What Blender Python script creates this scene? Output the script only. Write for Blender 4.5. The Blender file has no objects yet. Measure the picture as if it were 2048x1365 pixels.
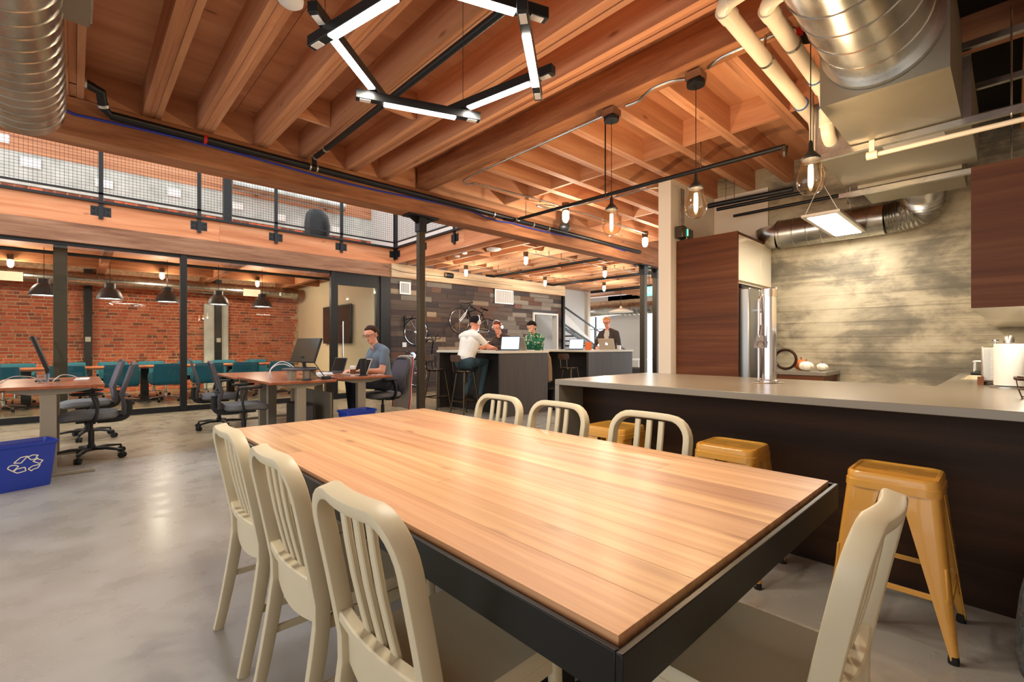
import bpy, bmesh, math, random
import numpy as np
from mathutils import Vector, Matrix
random.seed(7)
R = math.radians
PI = math.pi
scene = bpy.context.scene
C = scene.collection

# ---------------------------------------------------------------- camera
cam_d = bpy.data.cameras.new('camera')
cam_d.sensor_width = 36.0
cam_d.lens = 935.0 / 2048.0 * 36.0
cam_d.shift_y = (692.0 - 682.5) / 2048.0
cam_d.clip_start = 0.02
cam_d.clip_end = 200
cam = bpy.data.objects.new('camera', cam_d)
C.objects.link(cam)
cam.location = (0, 0, 1.2)
cam.rotation_euler = (R(90), 0, R(-43.1))
scene.camera = cam

# ---------------------------------------------------------------- world and exposure
world = bpy.data.worlds.new('world')
scene.world = world
world.use_nodes = True
_bg = world.node_tree.nodes['Background']
_bg.inputs[0].default_value = (0.97, 0.98, 1.0, 1)
_bg.inputs[1].default_value = 1.3
vs = scene.view_settings
vs.view_transform = 'Standard'
vs.look = 'None'
vs.gamma = 1.0
vs.use_curve_mapping = False
vs.exposure = 0.76

# ---------------------------------------------------------------- materials
M = {}
def _new(name):
    m = bpy.data.materials.new(name)
    m.use_nodes = True
    nt = m.node_tree
    b = nt.nodes['Principled BSDF']
    M[name] = m
    return m, nt, b
def _c(c):
    return (c[0], c[1], c[2], 1.0)
def srgb(r, g, b):
    f = lambda v: (v/255.0/12.92) if v/255.0 <= 0.04045 else ((v/255.0+0.055)/1.055)**2.4
    return (f(r), f(g), f(b))
def plain(name, col, rough=0.5, metal=0.0, spec=0.5, coat=0.0):
    m, nt, b = _new(name)
    b.inputs['Base Color'].default_value = _c(col)
    b.inputs['Roughness'].default_value = rough
    b.inputs['Metallic'].default_value = metal
    b.inputs['Specular IOR Level'].default_value = spec
    b.inputs['Coat Weight'].default_value = coat
    return m
def emit(name, col, strength):
    m, nt, b = _new(name)
    b.inputs['Base Color'].default_value = _c(col)
    b.inputs['Emission Color'].default_value = _c(col)
    b.inputs['Emission Strength'].default_value = strength
    return m
def _coords(nt, scale, jitter=True):
    tc = nt.nodes.new('ShaderNodeTexCoord')
    mp = nt.nodes.new('ShaderNodeMapping')
    mp.inputs['Scale'].default_value = scale
    nt.links.new(tc.outputs['Object'], mp.inputs['Vector'])
    if jitter:
        oi = nt.nodes.new('ShaderNodeObjectInfo')
        ml = nt.nodes.new('ShaderNodeMath'); ml.operation = 'MULTIPLY'; ml.inputs[1].default_value = 37.0
        nt.links.new(oi.outputs['Random'], ml.inputs[0])
        cb = nt.nodes.new('ShaderNodeCombineXYZ')
        for k in range(3): nt.links.new(ml.outputs[0], cb.inputs[k])
        nt.links.new(cb.outputs[0], mp.inputs['Location'])
    return mp
def _noise(nt, mp, scale, detail=6, rough=0.6, dist=0.0):
    n = nt.nodes.new('ShaderNodeTexNoise')
    n.inputs['Scale'].default_value = scale
    n.inputs['Detail'].default_value = detail
    n.inputs['Roughness'].default_value = rough
    n.inputs['Distortion'].default_value = dist
    nt.links.new(mp.outputs[0], n.inputs['Vector'])
    return n
def _ramp(nt, src, stops):
    r = nt.nodes.new('ShaderNodeValToRGB')
    e = r.color_ramp.elements
    while len(e) < len(stops): e.new(0.5)
    for k, (p, c) in enumerate(stops):
        e[k].position = p; e[k].color = _c(c)
    nt.links.new(src, r.inputs[0])
    return r
def _bump(nt, src, b, strength, dist=0.01):
    bp = nt.nodes.new('ShaderNodeBump')
    bp.inputs['Strength'].default_value = strength
    bp.inputs['Distance'].default_value = dist
    nt.links.new(src, bp.inputs['Height'])
    nt.links.new(bp.outputs[0], b.inputs['Normal'])
def _jitter(nt, colsock, amt_v, amt_h=0.0):
    """small change of brightness and hue from piece to piece"""
    oi = nt.nodes.new('ShaderNodeObjectInfo')
    hs = nt.nodes.new('ShaderNodeHueSaturation')
    mr = nt.nodes.new('ShaderNodeMapRange')
    mr.inputs['To Min'].default_value = 1 - amt_v; mr.inputs['To Max'].default_value = 1 + amt_v
    nt.links.new(oi.outputs['Random'], mr.inputs['Value'])
    nt.links.new(mr.outputs[0], hs.inputs['Value'])
    if amt_h:
        m2 = nt.nodes.new('ShaderNodeMapRange')
        m2.inputs['To Min'].default_value = 0.5 - amt_h; m2.inputs['To Max'].default_value = 0.5 + amt_h
        mm = nt.nodes.new('ShaderNodeMath'); mm.operation = 'FRACT'
        m3 = nt.nodes.new('ShaderNodeMath'); m3.operation = 'MULTIPLY'; m3.inputs[1].default_value = 7.31
        nt.links.new(oi.outputs['Random'], m3.inputs[0]); nt.links.new(m3.outputs[0], mm.inputs[0])
        nt.links.new(mm.outputs[0], m2.inputs['Value']); nt.links.new(m2.outputs[0], hs.inputs['Hue'])
    nt.links.new(colsock, hs.inputs['Color'])
    return hs.outputs['Color']
def wood(name, dark, mid, light, axis='Y', grain=14.0, stretch=0.05, rough=0.55, jit=0.1, bump=0.15, coat=0.0, knots=True, hue=0.0, spec=0.35):
    m, nt, b = _new(name)
    s = [1.0, 1.0, 1.0]; s['XYZ'.index(axis)] = stretch
    mp = _coords(nt, s)
    n1 = _noise(nt, mp, grain, 8, 0.65, 0.6)
    n2 = _noise(nt, mp, grain*0.28, 3, 0.5, 1.5)
    mx = nt.nodes.new('ShaderNodeMix'); mx.data_type = 'FLOAT'; mx.inputs[0].default_value = 0.45
    nt.links.new(n1.outputs[0], mx.inputs[2]); nt.links.new(n2.outputs[0], mx.inputs[3])
    r = _ramp(nt, mx.outputs[0], [(0.32, dark), (0.5, mid), (0.66, light)])
    col = r.outputs[0]
    if knots:
        s2 = [5.0, 5.0, 5.0]; s2['XYZ'.index(axis)] = 1.6
        mp2 = _coords(nt, s2)
        vo = nt.nodes.new('ShaderNodeTexVoronoi'); vo.inputs['Scale'].default_value = 1.0
        nt.links.new(mp2.outputs[0], vo.inputs['Vector'])
        kr = _ramp(nt, vo.outputs['Distance'], [(0.03, (0.35, 0.25, 0.18)), (0.10, (1, 1, 1))])
        mm = nt.nodes.new('ShaderNodeMix'); mm.data_type = 'RGBA'; mm.blend_type = 'MULTIPLY'; mm.inputs[0].default_value = 0.75
        nt.links.new(col, mm.inputs[6]); nt.links.new(kr.outputs[0], mm.inputs[7])
        col = mm.outputs[2]
    if jit: col = _jitter(nt, col, jit, hue)
    nt.links.new(col, b.inputs['Base Color'])
    b.inputs['Roughness'].default_value = rough
    b.inputs['Specular IOR Level'].default_value = spec
    b.inputs['Coat Weight'].default_value = coat
    b.inputs['Coat Roughness'].default_value = 0.25
    if bump: _bump(nt, n1.outputs[0], b, bump, 0.004)
    return m
def mottled(name, stops, scale, rough, stretch=(1, 1, 1), bump=0.0, detail=8, jit=0.0, metal=0.0, dist=0.0, hue=0.0, rough_var=None, spec=0.5, bdist=0.01):
    m, nt, b = _new(name)
    mp = _coords(nt, stretch, jitter=jit > 0)
    n = _noise(nt, mp, scale, detail, 0.62, dist)
    r = _ramp(nt, n.outputs[0], stops)
    col = r.outputs[0]
    if jit: col = _jitter(nt, col, jit, hue)
    nt.links.new(col, b.inputs['Base Color'])
    b.inputs['Roughness'].default_value = rough
    b.inputs['Metallic'].default_value = metal
    b.inputs['Specular IOR Level'].default_value = spec
    if rough_var:
        n2 = _noise(nt, mp, scale*0.6, 4)
        rr = nt.nodes.new('ShaderNodeMapRange')
        rr.inputs['From Min'].default_value = 0.3; rr.inputs['From Max'].default_value = 0.7
        rr.inputs['To Min'].default_value = rough_var[0]; rr.inputs['To Max'].default_value = rough_var[1]
        nt.links.new(n2.outputs[0], rr.inputs['Value']); nt.links.new(rr.outputs[0], b.inputs['Roughness'])
    if bump:
        n3 = _noise(nt, mp, scale*4, 6)
        _bump(nt, n3.outputs[0], b, bump, bdist)
    return m
def glass(name, tint=(1, 1, 1), refl=1.0, rough=0.0):
    m = bpy.data.materials.new(name); m.use_nodes = True
    nt = m.node_tree; nt.nodes.clear()
    out = nt.nodes.new('ShaderNodeOutputMaterial')
    tr = nt.nodes.new('ShaderNodeBsdfTransparent'); tr.inputs[0].default_value = _c(tint)
    gl = nt.nodes.new('ShaderNodeBsdfGlossy'); gl.inputs['Roughness'].default_value = rough
    lw = nt.nodes.new('ShaderNodeLayerWeight'); lw.inputs['Blend'].default_value = 0.5
    pw = nt.nodes.new('ShaderNodeMath'); pw.operation = 'POWER'; pw.inputs[1].default_value = 4.0
    nt.links.new(lw.outputs['Facing'], pw.inputs[0])
    ml = nt.nodes.new('ShaderNodeMath'); ml.operation = 'MULTIPLY_ADD'; ml.inputs[1].default_value = 0.8*refl; ml.inputs[2].default_value = 0.03*refl
    nt.links.new(pw.outputs[0], ml.inputs[0])
    mx = nt.nodes.new('ShaderNodeMixShader')
    nt.links.new(ml.outputs[0], mx.inputs[0]); nt.links.new(tr.outputs[0], mx.inputs[1]); nt.links.new(gl.outputs[0], mx.inputs[2])
    nt.links.new(mx.outputs[0], out.inputs[0])
    M[name] = m
    return m

J_D, J_M, J_L = srgb(156, 100, 68), srgb(192, 134, 96), srgb(216, 164, 124)
for a in 'XYZ':
    wood('joist_'+a, J_D, J_M, J_L, a, 9, 0.06, 0.7, 0.10, 0.1)
    wood('beam_'+a, srgb(116, 70, 44), srgb(160, 105, 68), srgb(188, 132, 90), a, 18, 0.09, 0.75, 0.05, 0.35, knots=False)
    wood('rim_'+a, srgb(168, 96, 60), srgb(206, 134, 90), srgb(228, 166, 122), a, 8, 0.07, 0.6, 0.06, 0.06)
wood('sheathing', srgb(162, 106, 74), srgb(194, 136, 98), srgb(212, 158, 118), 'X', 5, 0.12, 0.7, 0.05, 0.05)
wood('beam_old', srgb(112, 74, 52), srgb(146, 104, 78), srgb(172, 130, 102), 'X', 20, 0.08, 0.8, 0.05, 0.3, knots=False)
wood('joist_pale', srgb(186, 132, 96), srgb(216, 166, 128), srgb(232, 190, 156), 'Y', 9, 0.06, 0.7, 0.08, 0.1)  # paler copy of the joist wood, lit undersides put into its colour
wood('oldwood', srgb(150, 124, 98), srgb(196, 170, 138), srgb(222, 200, 170), 'X', 16, 0.05, 0.8, 0.05, 0.3, knots=False)
wood('oak', srgb(156, 108, 70), srgb(186, 139, 97), srgb(203, 159, 116), 'Y', 44, 0.022, 0.40, 0.10, 0.05, coat=0.10, hue=0.006)
wood('walnut_Y', srgb(66, 33, 14), srgb(94, 52, 26), srgb(120, 74, 42), 'Y', 14, 0.03, 0.45, 0.04, 0.05, knots=False, spec=0.2)
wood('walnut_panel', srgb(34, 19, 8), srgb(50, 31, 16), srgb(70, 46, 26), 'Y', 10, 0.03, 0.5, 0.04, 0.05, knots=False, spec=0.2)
wood('cherry', srgb(128, 70, 44), srgb(158, 92, 60), srgb(178, 112, 78), 'Y', 18, 0.04, 0.25, 0.05, 0.02, knots=False)
wood('stair_wood', srgb(60, 50, 44), srgb(90, 78, 70), srgb(120, 108, 98), 'X', 12, 0.05, 0.6, 0.05, 0.05, knots=False)
PLANKS = []
for k, (d, m_, l) in enumerate([((44, 36, 34), (72, 60, 56), (96, 82, 76)), ((56, 46, 42), (88, 74, 66), (112, 96, 86)),
        ((62, 44, 36), (94, 68, 56), (120, 90, 74)), ((84, 78, 70), (120, 112, 102), (150, 142, 132)),
        ((104, 88, 70), (146, 126, 104), (176, 156, 132)), ((40, 34, 34), (62, 54, 54), (84, 74, 72))]):
    wood('plank_%d' % k, srgb(*d), srgb(*m_), srgb(*l), 'X', 20, 0.05, 0.8, 0.16, 0.2, knots=False, hue=0.01)
    PLANKS.append('plank_%d' % k)
BRICKS = []
for k, cc in enumerate([((132, 54, 30), (172, 76, 46), (196, 104, 70)), ((146, 64, 38), (188, 90, 56), (208, 118, 80)),
        ((96, 48, 34), (128, 66, 46), (156, 90, 66)), ((150, 76, 50), (188, 104, 70), (210, 136, 98))]):
    mottled('brick_%d' % k, [(0.3, srgb(*cc[0])), (0.5, srgb(*cc[1])), (0.7, srgb(*cc[2]))], 9, 0.85, jit=0.12, bump=0.3)
    BRICKS.append('brick_%d' % k)
mottled('mortar', [(0.35, srgb(176, 140, 108)), (0.65, srgb(214, 182, 148))], 14, 0.9, bump=0.2)
plain('white_paint', srgb(226, 216, 200), 0.6)
plain('beige_paint', srgb(222, 206, 172), 0.6)
plain('grey_paint', srgb(206, 206, 202), 0.6)
plain('white_gloss', srgb(238, 226, 200), 0.12, coat=0.5)
plain('white_plastic', srgb(232, 232, 230), 0.4)
plain('paper', srgb(240, 238, 232), 0.8)
plain('paper_print', srgb(120, 120, 120), 0.8)
plain('cream_metal', srgb(194, 182, 152), 0.42, 0.0, 0.4)
plain('yellow_paint', srgb(206, 150, 62), 0.28, coat=0.4)
plain('black_steel', srgb(30, 31, 32), 0.42, 0.4)
plain('table_steel', srgb(13, 14, 11), 0.36, 0.0, 0.3)
plain('black_plastic', srgb(22, 22, 24), 0.5)
plain('black_rubber', srgb(14, 14, 14), 0.75)
plain('dark_gloss', srgb(14, 14, 15), 0.12)
plain('graphite', srgb(70, 68, 72), 0.5)
plain('mesh_grey', srgb(96, 90, 100), 0.7)
plain('seat_grey', srgb(104, 104, 104), 0.8)
plain('desk_leg', srgb(150, 140, 122), 0.5, 0.2)
plain('modesty', srgb(120, 112, 94), 0.6)
plain('chrome', srgb(220, 220, 224), 0.12, 1.0)
plain('steel_brushed', srgb(190, 186, 178), 0.26, 1.0)
plain('fridge_steel', srgb(150, 150, 148), 0.3, 0.95)
plain('aluminium', srgb(196, 190, 178), 0.38, 0.85)
plain('sheet_metal', srgb(150, 143, 126), 0.46, 0.8)
mottled('galvanised', [(0.3, srgb(150, 149, 143)), (0.7, srgb(204, 202, 195))], 3, 0.28, metal=1.0, rough_var=(0.2, 0.36))
plain('column_steel', srgb(74, 66, 54), 0.36, 0.7)
plain('gunmetal', srgb(96, 84, 68), 0.3, 0.85)
plain('stool_wood', srgb(76, 52, 36), 0.5)
plain('pvc', srgb(228, 216, 194), 0.35)
plain('blue_tape', srgb(40, 90, 150), 0.5)
plain('blue_cable', srgb(34, 50, 150), 0.5)
plain('red_tag', srgb(190, 30, 26), 0.5)
plain('blue_bin', srgb(30, 56, 158), 0.38)
plain('logo_cream', srgb(232, 226, 204), 0.6)
plain('teal_fabric', srgb(6, 84, 102), 0.8)
plain('orange_plastic', srgb(226, 110, 40), 0.5)
plain('quartz', srgb(126, 118, 104), 0.26)
plain('bar_top', srgb(214, 206, 186), 0.3)
mottled('bar_panel', [(0.3, srgb(62, 54, 48)), (0.7, srgb(74, 65, 58))], 20, 0.45, stretch=(1, 1, 0.08))
mottled('bar_dark', [(0.3, srgb(26, 23, 22)), (0.7, srgb(38, 34, 32))], 12, 0.5)
plain('skin_a', srgb(222, 158, 128), 0.5)
plain('skin_b', srgb(226, 150, 118), 0.5)
plain('skin_c', srgb(210, 156, 122), 0.5)
plain('hair_brown', srgb(58, 38, 28), 0.9, 0, 0.2)
plain('hair_dark', srgb(30, 20, 18), 0.9, 0, 0.2)
plain('hair_auburn', srgb(108, 54, 30), 0.9, 0, 0.2)
plain('hair_blond', srgb(206, 142, 84), 0.6)
plain('eye_dark', srgb(40, 26, 20), 0.3)
plain('lips', srgb(180, 96, 82), 0.5)
plain('tee_grey', srgb(104, 116, 128), 0.85)
plain('tee_white', srgb(232, 226, 214), 0.85)
plain('polo_collar', srgb(70, 86, 120), 0.85)
plain('knit_brown', srgb(66, 50, 40), 0.9)
plain('jacket_dark', srgb(64, 54, 48), 0.85)
plain('shirt_grey', srgb(196, 190, 180), 0.85)
plain('jeans', srgb(48, 70, 80), 0.85)
plain('jeans_dark', srgb(30, 36, 44), 0.85)
plain('shoe_dark', srgb(40, 32, 28), 0.6)
plain('cream_cloth', srgb(230, 216, 186), 0.9)
plain('coat_tan', srgb(140, 116, 88), 0.9)
plain('jacket_grey', srgb(206, 198, 186), 0.85)
plain('red_trim', srgb(176, 28, 44), 0.7)
plain('bag_black', srgb(14, 13, 13), 0.45)
plain('cardboard', srgb(120, 72, 42), 0.7)
plain('pumpkin_white', srgb(236, 228, 208), 0.5)
plain('pumpkin_orange', srgb(206, 110, 50), 0.5)
plain('dark_bronze', srgb(60, 34, 22), 0.4, 0.6)
plain('screen_off', srgb(24, 22, 22), 0.12)
plain('monitor_back', srgb(40, 40, 38), 0.3, 0.2)
plain('screen_gloss', srgb(58, 56, 44), 0.14)
plain('banner_blue', srgb(70, 120, 190), 0.7)
plain('teal_pipe', srgb(40, 60, 66), 0.35, 0.5)
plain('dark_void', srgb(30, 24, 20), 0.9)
# green floral blouse
m_, nt_, b_ = _new('blouse_green')
mp_ = _coords(nt_, (1, 1, 1), False)
vo_ = nt_.nodes.new('ShaderNodeTexVoronoi'); vo_.inputs['Scale'].default_value = 22
nt_.links.new(mp_.outputs[0], vo_.inputs['Vector'])
r_ = _ramp(nt_, vo_.outputs['Distance'], [(0.0, srgb(236, 180, 150)), (0.28, srgb(230, 206, 170)), (0.34, srgb(36, 120, 82)), (1.0, srgb(24, 98, 66))])
nt_.links.new(r_.outputs[0], b_.inputs['Base Color']); b_.inputs['Roughness'].default_value = 0.8
# polished concrete floor
m_, nt_, b_ = _new('concrete_floor')
mp_ = _coords(nt_, (1, 1, 1), False)
n1_ = _noise(nt_, mp_, 0.5, 5, 0.5, 0.2)
n2_ = _noise(nt_, mp_, 4.0, 4, 0.5)
mx_ = nt_.nodes.new('ShaderNodeMix'); mx_.data_type = 'FLOAT'; mx_.inputs[0].default_value = 0.25
nt_.links.new(n1_.outputs[0], mx_.inputs[2]); nt_.links.new(n2_.outputs[0], mx_.inputs[3])
r_ = _ramp(nt_, mx_.outputs[0], [(0.30, srgb(138, 132, 120)), (0.50, srgb(156, 151, 141)), (0.70, srgb(178, 174, 166))])
# old slab patch in warmer colour along the glass wall
sx_ = nt_.nodes.new('ShaderNodeSeparateXYZ')
nt_.links.new(mp_.outputs[0], sx_.inputs[0])
wob_ = nt_.nodes.new('ShaderNodeMath'); wob_.operation = 'MULTIPLY_ADD'; wob_.inputs[1].default_value = 0.5
nt_.links.new(n1_.outputs[0], wob_.inputs[0]); nt_.links.new(sx_.outputs['Y'], wob_.inputs[2])
rw_ = _ramp(nt_, wob_.outputs[0], [(0.0, (0, 0, 0)), (1.0, (1, 1, 1))])
mr_ = nt_.nodes.new('ShaderNodeMapRange'); mr_.inputs['From Min'].default_value = 6.55; mr_.inputs['From Max'].default_value = 6.75
nt_.links.new(wob_.outputs[0], mr_.inputs['Value'])
mc_ = nt_.nodes.new('ShaderNodeMix'); mc_.data_type = 'RGBA'; mc_.blend_type = 'MULTIPLY'
nt_.links.new(mr_.outputs[0], mc_.inputs[0]); nt_.links.new(r_.outputs[0], mc_.inputs[6]); mc_.inputs[7].default_value = (0.92, 0.76, 0.54, 1)
nt_.links.new(mc_.outputs[2], b_.inputs['Base Color'])
rr_ = nt_.nodes.new('ShaderNodeMapRange'); rr_.inputs['From Min'].default_value = 0.35; rr_.inputs['From Max'].default_value = 0.65
rr_.inputs['To Min'].default_value = 0.24; rr_.inputs['To Max'].default_value = 0.34
nt_.links.new(n2_.outputs[0], rr_.inputs['Value']); nt_.links.new(rr_.outputs[0], b_.inputs['Roughness'])
# board formed concrete
m_, nt_, b_ = _new('concrete_wall')
mp_ = _coords(nt_, (1, 0.8, 1.4), False)
n1_ = _noise(nt_, mp_, 1.9, 10, 0.62, 0.3)
mp2_ = _coords(nt_, (1, 0.12, 5), False)
n2_ = _noise(nt_, mp2_, 4.0, 6, 0.6)
mx_ = nt_.nodes.new('ShaderNodeMix'); mx_.data_type = 'FLOAT'; mx_.inputs[0].default_value = 0.22
nt_.links.new(n1_.outputs[0], mx_.inputs[2]); nt_.links.new(n2_.outputs[0], mx_.inputs[3])
r_ = _ramp(nt_, mx_.outputs[0], [(0.38, srgb(104, 97, 82)), (0.46, srgb(128, 119, 100)), (0.53, srgb(168, 156, 130)), (0.64, srgb(190, 179, 152))])
nt_.links.new(r_.outputs[0], b_.inputs['Base Color']); b_.inputs['Roughness'].default_value = 0.75
_bump(nt_, n2_.outputs[0], b_, 0.35, 0.012)
mottled('concrete_upper', [(0.3, srgb(168, 172, 164)), (0.7, srgb(206, 208, 200))], 2.5, 0.8)
mottled('speckled_grey', [(0.4, srgb(52, 54, 52)), (0.6, srgb(96, 98, 94))], 60, 0.5)
glass('pane', (0.95, 0.97, 0.95), 0.6)
glass('bulb_glass', (1.0, 0.90, 0.76), 2.0)
glass('clear_plastic', (0.92, 0.94, 0.95), 1.2)
emit('led', (1.0, 0.93, 0.80), 16)
emit('filament', (1.0, 0.66, 0.30), 60)
emit('filament_soft', (1.0, 0.68, 0.30), 7)
emit('cage_lamp', (1.0, 0.86, 0.62), 14)
emit('panel_lamp', (1.0, 0.95, 0.86), 9)
emit('shade_lamp', (1.0, 0.90, 0.72), 9)
emit('sky_window', (0.92, 0.97, 1.0), 4.0)
emit('exit_green', (0.1, 0.9, 0.45), 1.6)
emit('screen_blue', (0.50, 0.70, 0.90), 0.55)
emit('screen_white', (0.95, 0.97, 1.0), 1.5)
emit('logo_glow', (1.0, 1.0, 1.0), 2.0)

# ---------------------------------------------------------------- geometry helpers
class MB:
    def __init__(s):
        s.v = []; s.f = []
    def add(s, vs_, fs):
        o = len(s.v); s.v += [tuple(q) for q in vs_]; s.f += [tuple(i+o for i in q) for q in fs]; return s
    def box(s, x0, y0, z0, x1, y1, z1):
        vs_ = [(x0, y0, z0), (x1, y0, z0), (x1, y1, z0), (x0, y1, z0), (x0, y0, z1), (x1, y0, z1), (x1, y1, z1), (x0, y1, z1)]
        return s.add(vs_, [(0, 3, 2, 1), (4, 5, 6, 7), (0, 1, 5, 4), (1, 2, 6, 5), (2, 3, 7, 6), (3, 0, 4, 7)])
    def cbox(s, cx, cy, cz, sx, sy, sz, rz=0.0, rx=0.0, ry=0.0):
        mtx = Matrix.Translation((cx, cy, cz)) @ Matrix.Rotation(rz, 4, 'Z') @ Matrix.Rotation(ry, 4, 'Y') @ Matrix.Rotation(rx, 4, 'X')
        t = MB().box(-sx/2, -sy/2, -sz/2, sx/2, sy/2, sz/2)
        return s.add([mtx @ Vector(q) for q in t.v], t.f)
    def bar(s, a, b, w, h, up=(0, 0, 1)):
        a = Vector(a); b = Vector(b); d = (b-a).normalized(); u = Vector(up)
        sd = d.cross(u)
        if sd.length < 1e-4: sd = d.cross(Vector((1, 0, 0)))
        sd.normalize(); u = sd.cross(d).normalized()
        vs_ = []
        for p in (a, b):
            for i, j in ((-1, -1), (1, -1), (1, 1), (-1, 1)):
                vs_.append(p + sd*(w/2*i) + u*(h/2*j))
        return s.add(vs_, [(0, 1, 2, 3), (7, 6, 5, 4), (0, 4, 5, 1), (1, 5, 6, 2), (2, 6, 7, 3), (3, 7, 4, 0)])
    def sweep(s, pts, sec, closed=False, scales=None, up0=None):
        """sweep a closed 2d section along points with a parallel frame"""
        P = [Vector(p) for p in pts]; n = len(P); k = len(sec)
        T = []
        for i in range(n):
            if closed: t = P[(i+1) % n] - P[i-1]
            else: t = P[min(i+1, n-1)] - P[max(i-1, 0)]
            T.append(t.normalized())
        ref = Vector(up0) if up0 else (Vector((0, 0, 1)) if abs(T[0].z) < 0.9 else Vector((1, 0, 0)))
        nrm = (ref - T[0]*ref.dot(T[0])).normalized()
        vs_ = []
        for i in range(n):
            if i: nrm = (nrm - T[i]*nrm.dot(T[i])).normalized()
            bi = T[i].cross(nrm)
            sc = scales[i] if scales else 1.0
            for (a, b) in sec: vs_.append(P[i] + nrm*(b*sc) + bi*(a*sc))
        fs = []
        for i in range(n if closed else n-1):
            for j in range(k):
                a = i*k+j; b = i*k+(j+1) % k; c = ((i+1) % n)*k+(j+1) % k; d = ((i+1) % n)*k+j
                fs.append((a, b, c, d))
        if not closed:
            fs.append(tuple(range(k-1, -1, -1))); fs.append(tuple((n-1)*k+j for j in range(k)))
        return s.add(vs_, fs)
    def tube(s, pts, r, n=8, closed=False):
        if isinstance(r, (list, tuple)):
            sec = [(math.cos(2*PI*j/n), math.sin(2*PI*j/n)) for j in range(n)]
            return s.sweep(pts, sec, closed, list(r))
        sec = [(r*math.cos(2*PI*j/n), r*math.sin(2*PI*j/n)) for j in range(n)]
        return s.sweep(pts, sec, closed)
    def lathe(s, prof, n=20, c=(0, 0, 0), axis='Z', arc=2*PI, caps=True):
        full = abs(arc-2*PI) < 1e-6; m = n if full else n+1
        vs_ = []
        for (r, h) in prof:
            for j in range(m):
                a = arc*j/n
                q = (r*math.cos(a), r*math.sin(a), h)
                if axis == 'X': q = (q[2], q[0], q[1])
                elif axis == 'Y': q = (q[1], q[2], q[0])
                vs_.append((q[0]+c[0], q[1]+c[1], q[2]+c[2]))
        fs = []
        for i in range(len(prof)-1):
            for j in range(n):
                j2 = (j+1) % m
                fs.append((i*m+j, i*m+j2, (i+1)*m+j2, (i+1)*m+j))
        if full and caps:
            if prof[0][0] > 1e-6: fs.append(tuple(range(m-1, -1, -1)))
            if prof[-1][0] > 1e-6: fs.append(tuple((len(prof)-1)*m+j for j in range(m)))
        return s.add(vs_, fs)
    def prism(s, poly, a, b, axis='Z'):
        n = len(poly); vs_ = []
        for h in (a, b):
            for (p, q) in poly:
                vs_.append({'Z': (p, q, h), 'Y': (p, h, q), 'X': (h, p, q)}[axis])
        fs = [tuple(range(n-1, -1, -1)), tuple(range(n, 2*n))] + [(i, (i+1) % n, n+(i+1) % n, n+i) for i in range(n)]
        return s.add(vs_, fs)
    def ball(s, c, r, n=12, m=8):
        rx, ry, rz = r if isinstance(r, (tuple, list)) else (r, r, r)
        vs_ = [(c[0], c[1], c[2]-rz)]
        for i in range(1, m):
            a = -PI/2 + PI*i/m
            for j in range(n):
                t = 2*PI*j/n
                vs_.append((c[0]+rx*math.cos(a)*math.cos(t), c[1]+ry*math.cos(a)*math.sin(t), c[2]+rz*math.sin(a)))
        vs_.append((c[0], c[1], c[2]+rz))
        fs = [(0, 1+(j+1) % n, 1+j) for j in range(n)]
        for i in range(m-2):
            for j in range(n):
                a = 1+i*n+j; b = 1+i*n+(j+1) % n
                fs.append((a, b, b+n, a+n))
        L = len(vs_)-1; o = 1+(m-2)*n
        fs += [(o+j, o+(j+1) % n, L) for j in range(n)]
        return s.add(vs_, fs)
    def rings(s, loops, cap0=True, cap1=True):
        n = len(loops[0]); vs_ = [q for l in loops for q in l]; fs = []
        for i in range(len(loops)-1):
            for j in range(n):
                fs.append((i*n+j, i*n+(j+1) % n, (i+1)*n+(j+1) % n, (i+1)*n+j))
        if cap0: fs.append(tuple(range(n-1, -1, -1)))
        if cap1: fs.append(tuple((len(loops)-1)*n+j for j in range(n)))
        return s.add(vs_, fs)
    def mesh(s, name):
        me = bpy.data.meshes.new(name)
        me.from_pydata(s.v, [], s.f); me.update()
        return me
    def build(s, name, mat, parent=None, smooth=False, bevel=0.0, seg=2, loc=None, rot=None, kind=None):
        me = s.mesh(name)
        bm = bmesh.new(); bm.from_mesh(me); bmesh.ops.recalc_face_normals(bm, faces=bm.faces); bm.to_mesh(me); bm.free()
        me.materials.append(M[mat])
        if smooth or bevel:
            me.polygons.foreach_set('use_smooth', [True]*len(me.polygons))
            me.set_sharp_from_angle(angle=R(38))
        o = bpy.data.objects.new(name, me); C.objects.link(o)
        if parent is not None: o.parent = parent
        if loc is not None: o.location = loc
        if rot is not None: o.rotation_euler = rot
        if bevel:
            bv = o.modifiers.new('bevel', 'BEVEL'); bv.width = bevel; bv.segments = seg; bv.limit_method = 'ANGLE'; bv.angle_limit = R(40)
        if kind: o['kind'] = kind
        return o
def rrect(w, h, r, n=4):
    """rounded rectangle outline, centred"""
    p = []
    for (cx, cy, a0) in ((w/2-r, h/2-r, 0), (-w/2+r, h/2-r, 90), (-w/2+r, -h/2+r, 180), (w/2-r, -h/2+r, 270)):
        for k in range(n+1):
            a = R(a0+90.0*k/n); p.append((cx+r*math.cos(a), cy+r*math.sin(a)))
    return p
def smoothpath(pts, n=8):
    """Catmull-Rom through points"""
    P = [Vector(p) for p in pts]; P = [2*P[0]-P[1]] + P + [2*P[-1]-P[-2]]
    out = []
    for i in range(1, len(P)-2):
        for k in range(n):
            t = k/n
            a, b, c, d = P[i-1], P[i], P[i+1], P[i+2]
            out.append(0.5*((2*b)+(c-a)*t+(2*a-5*b+4*c-d)*t*t+(3*b-a-3*c+d)*t**3))
    out.append(P[-2]); return out
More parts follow.
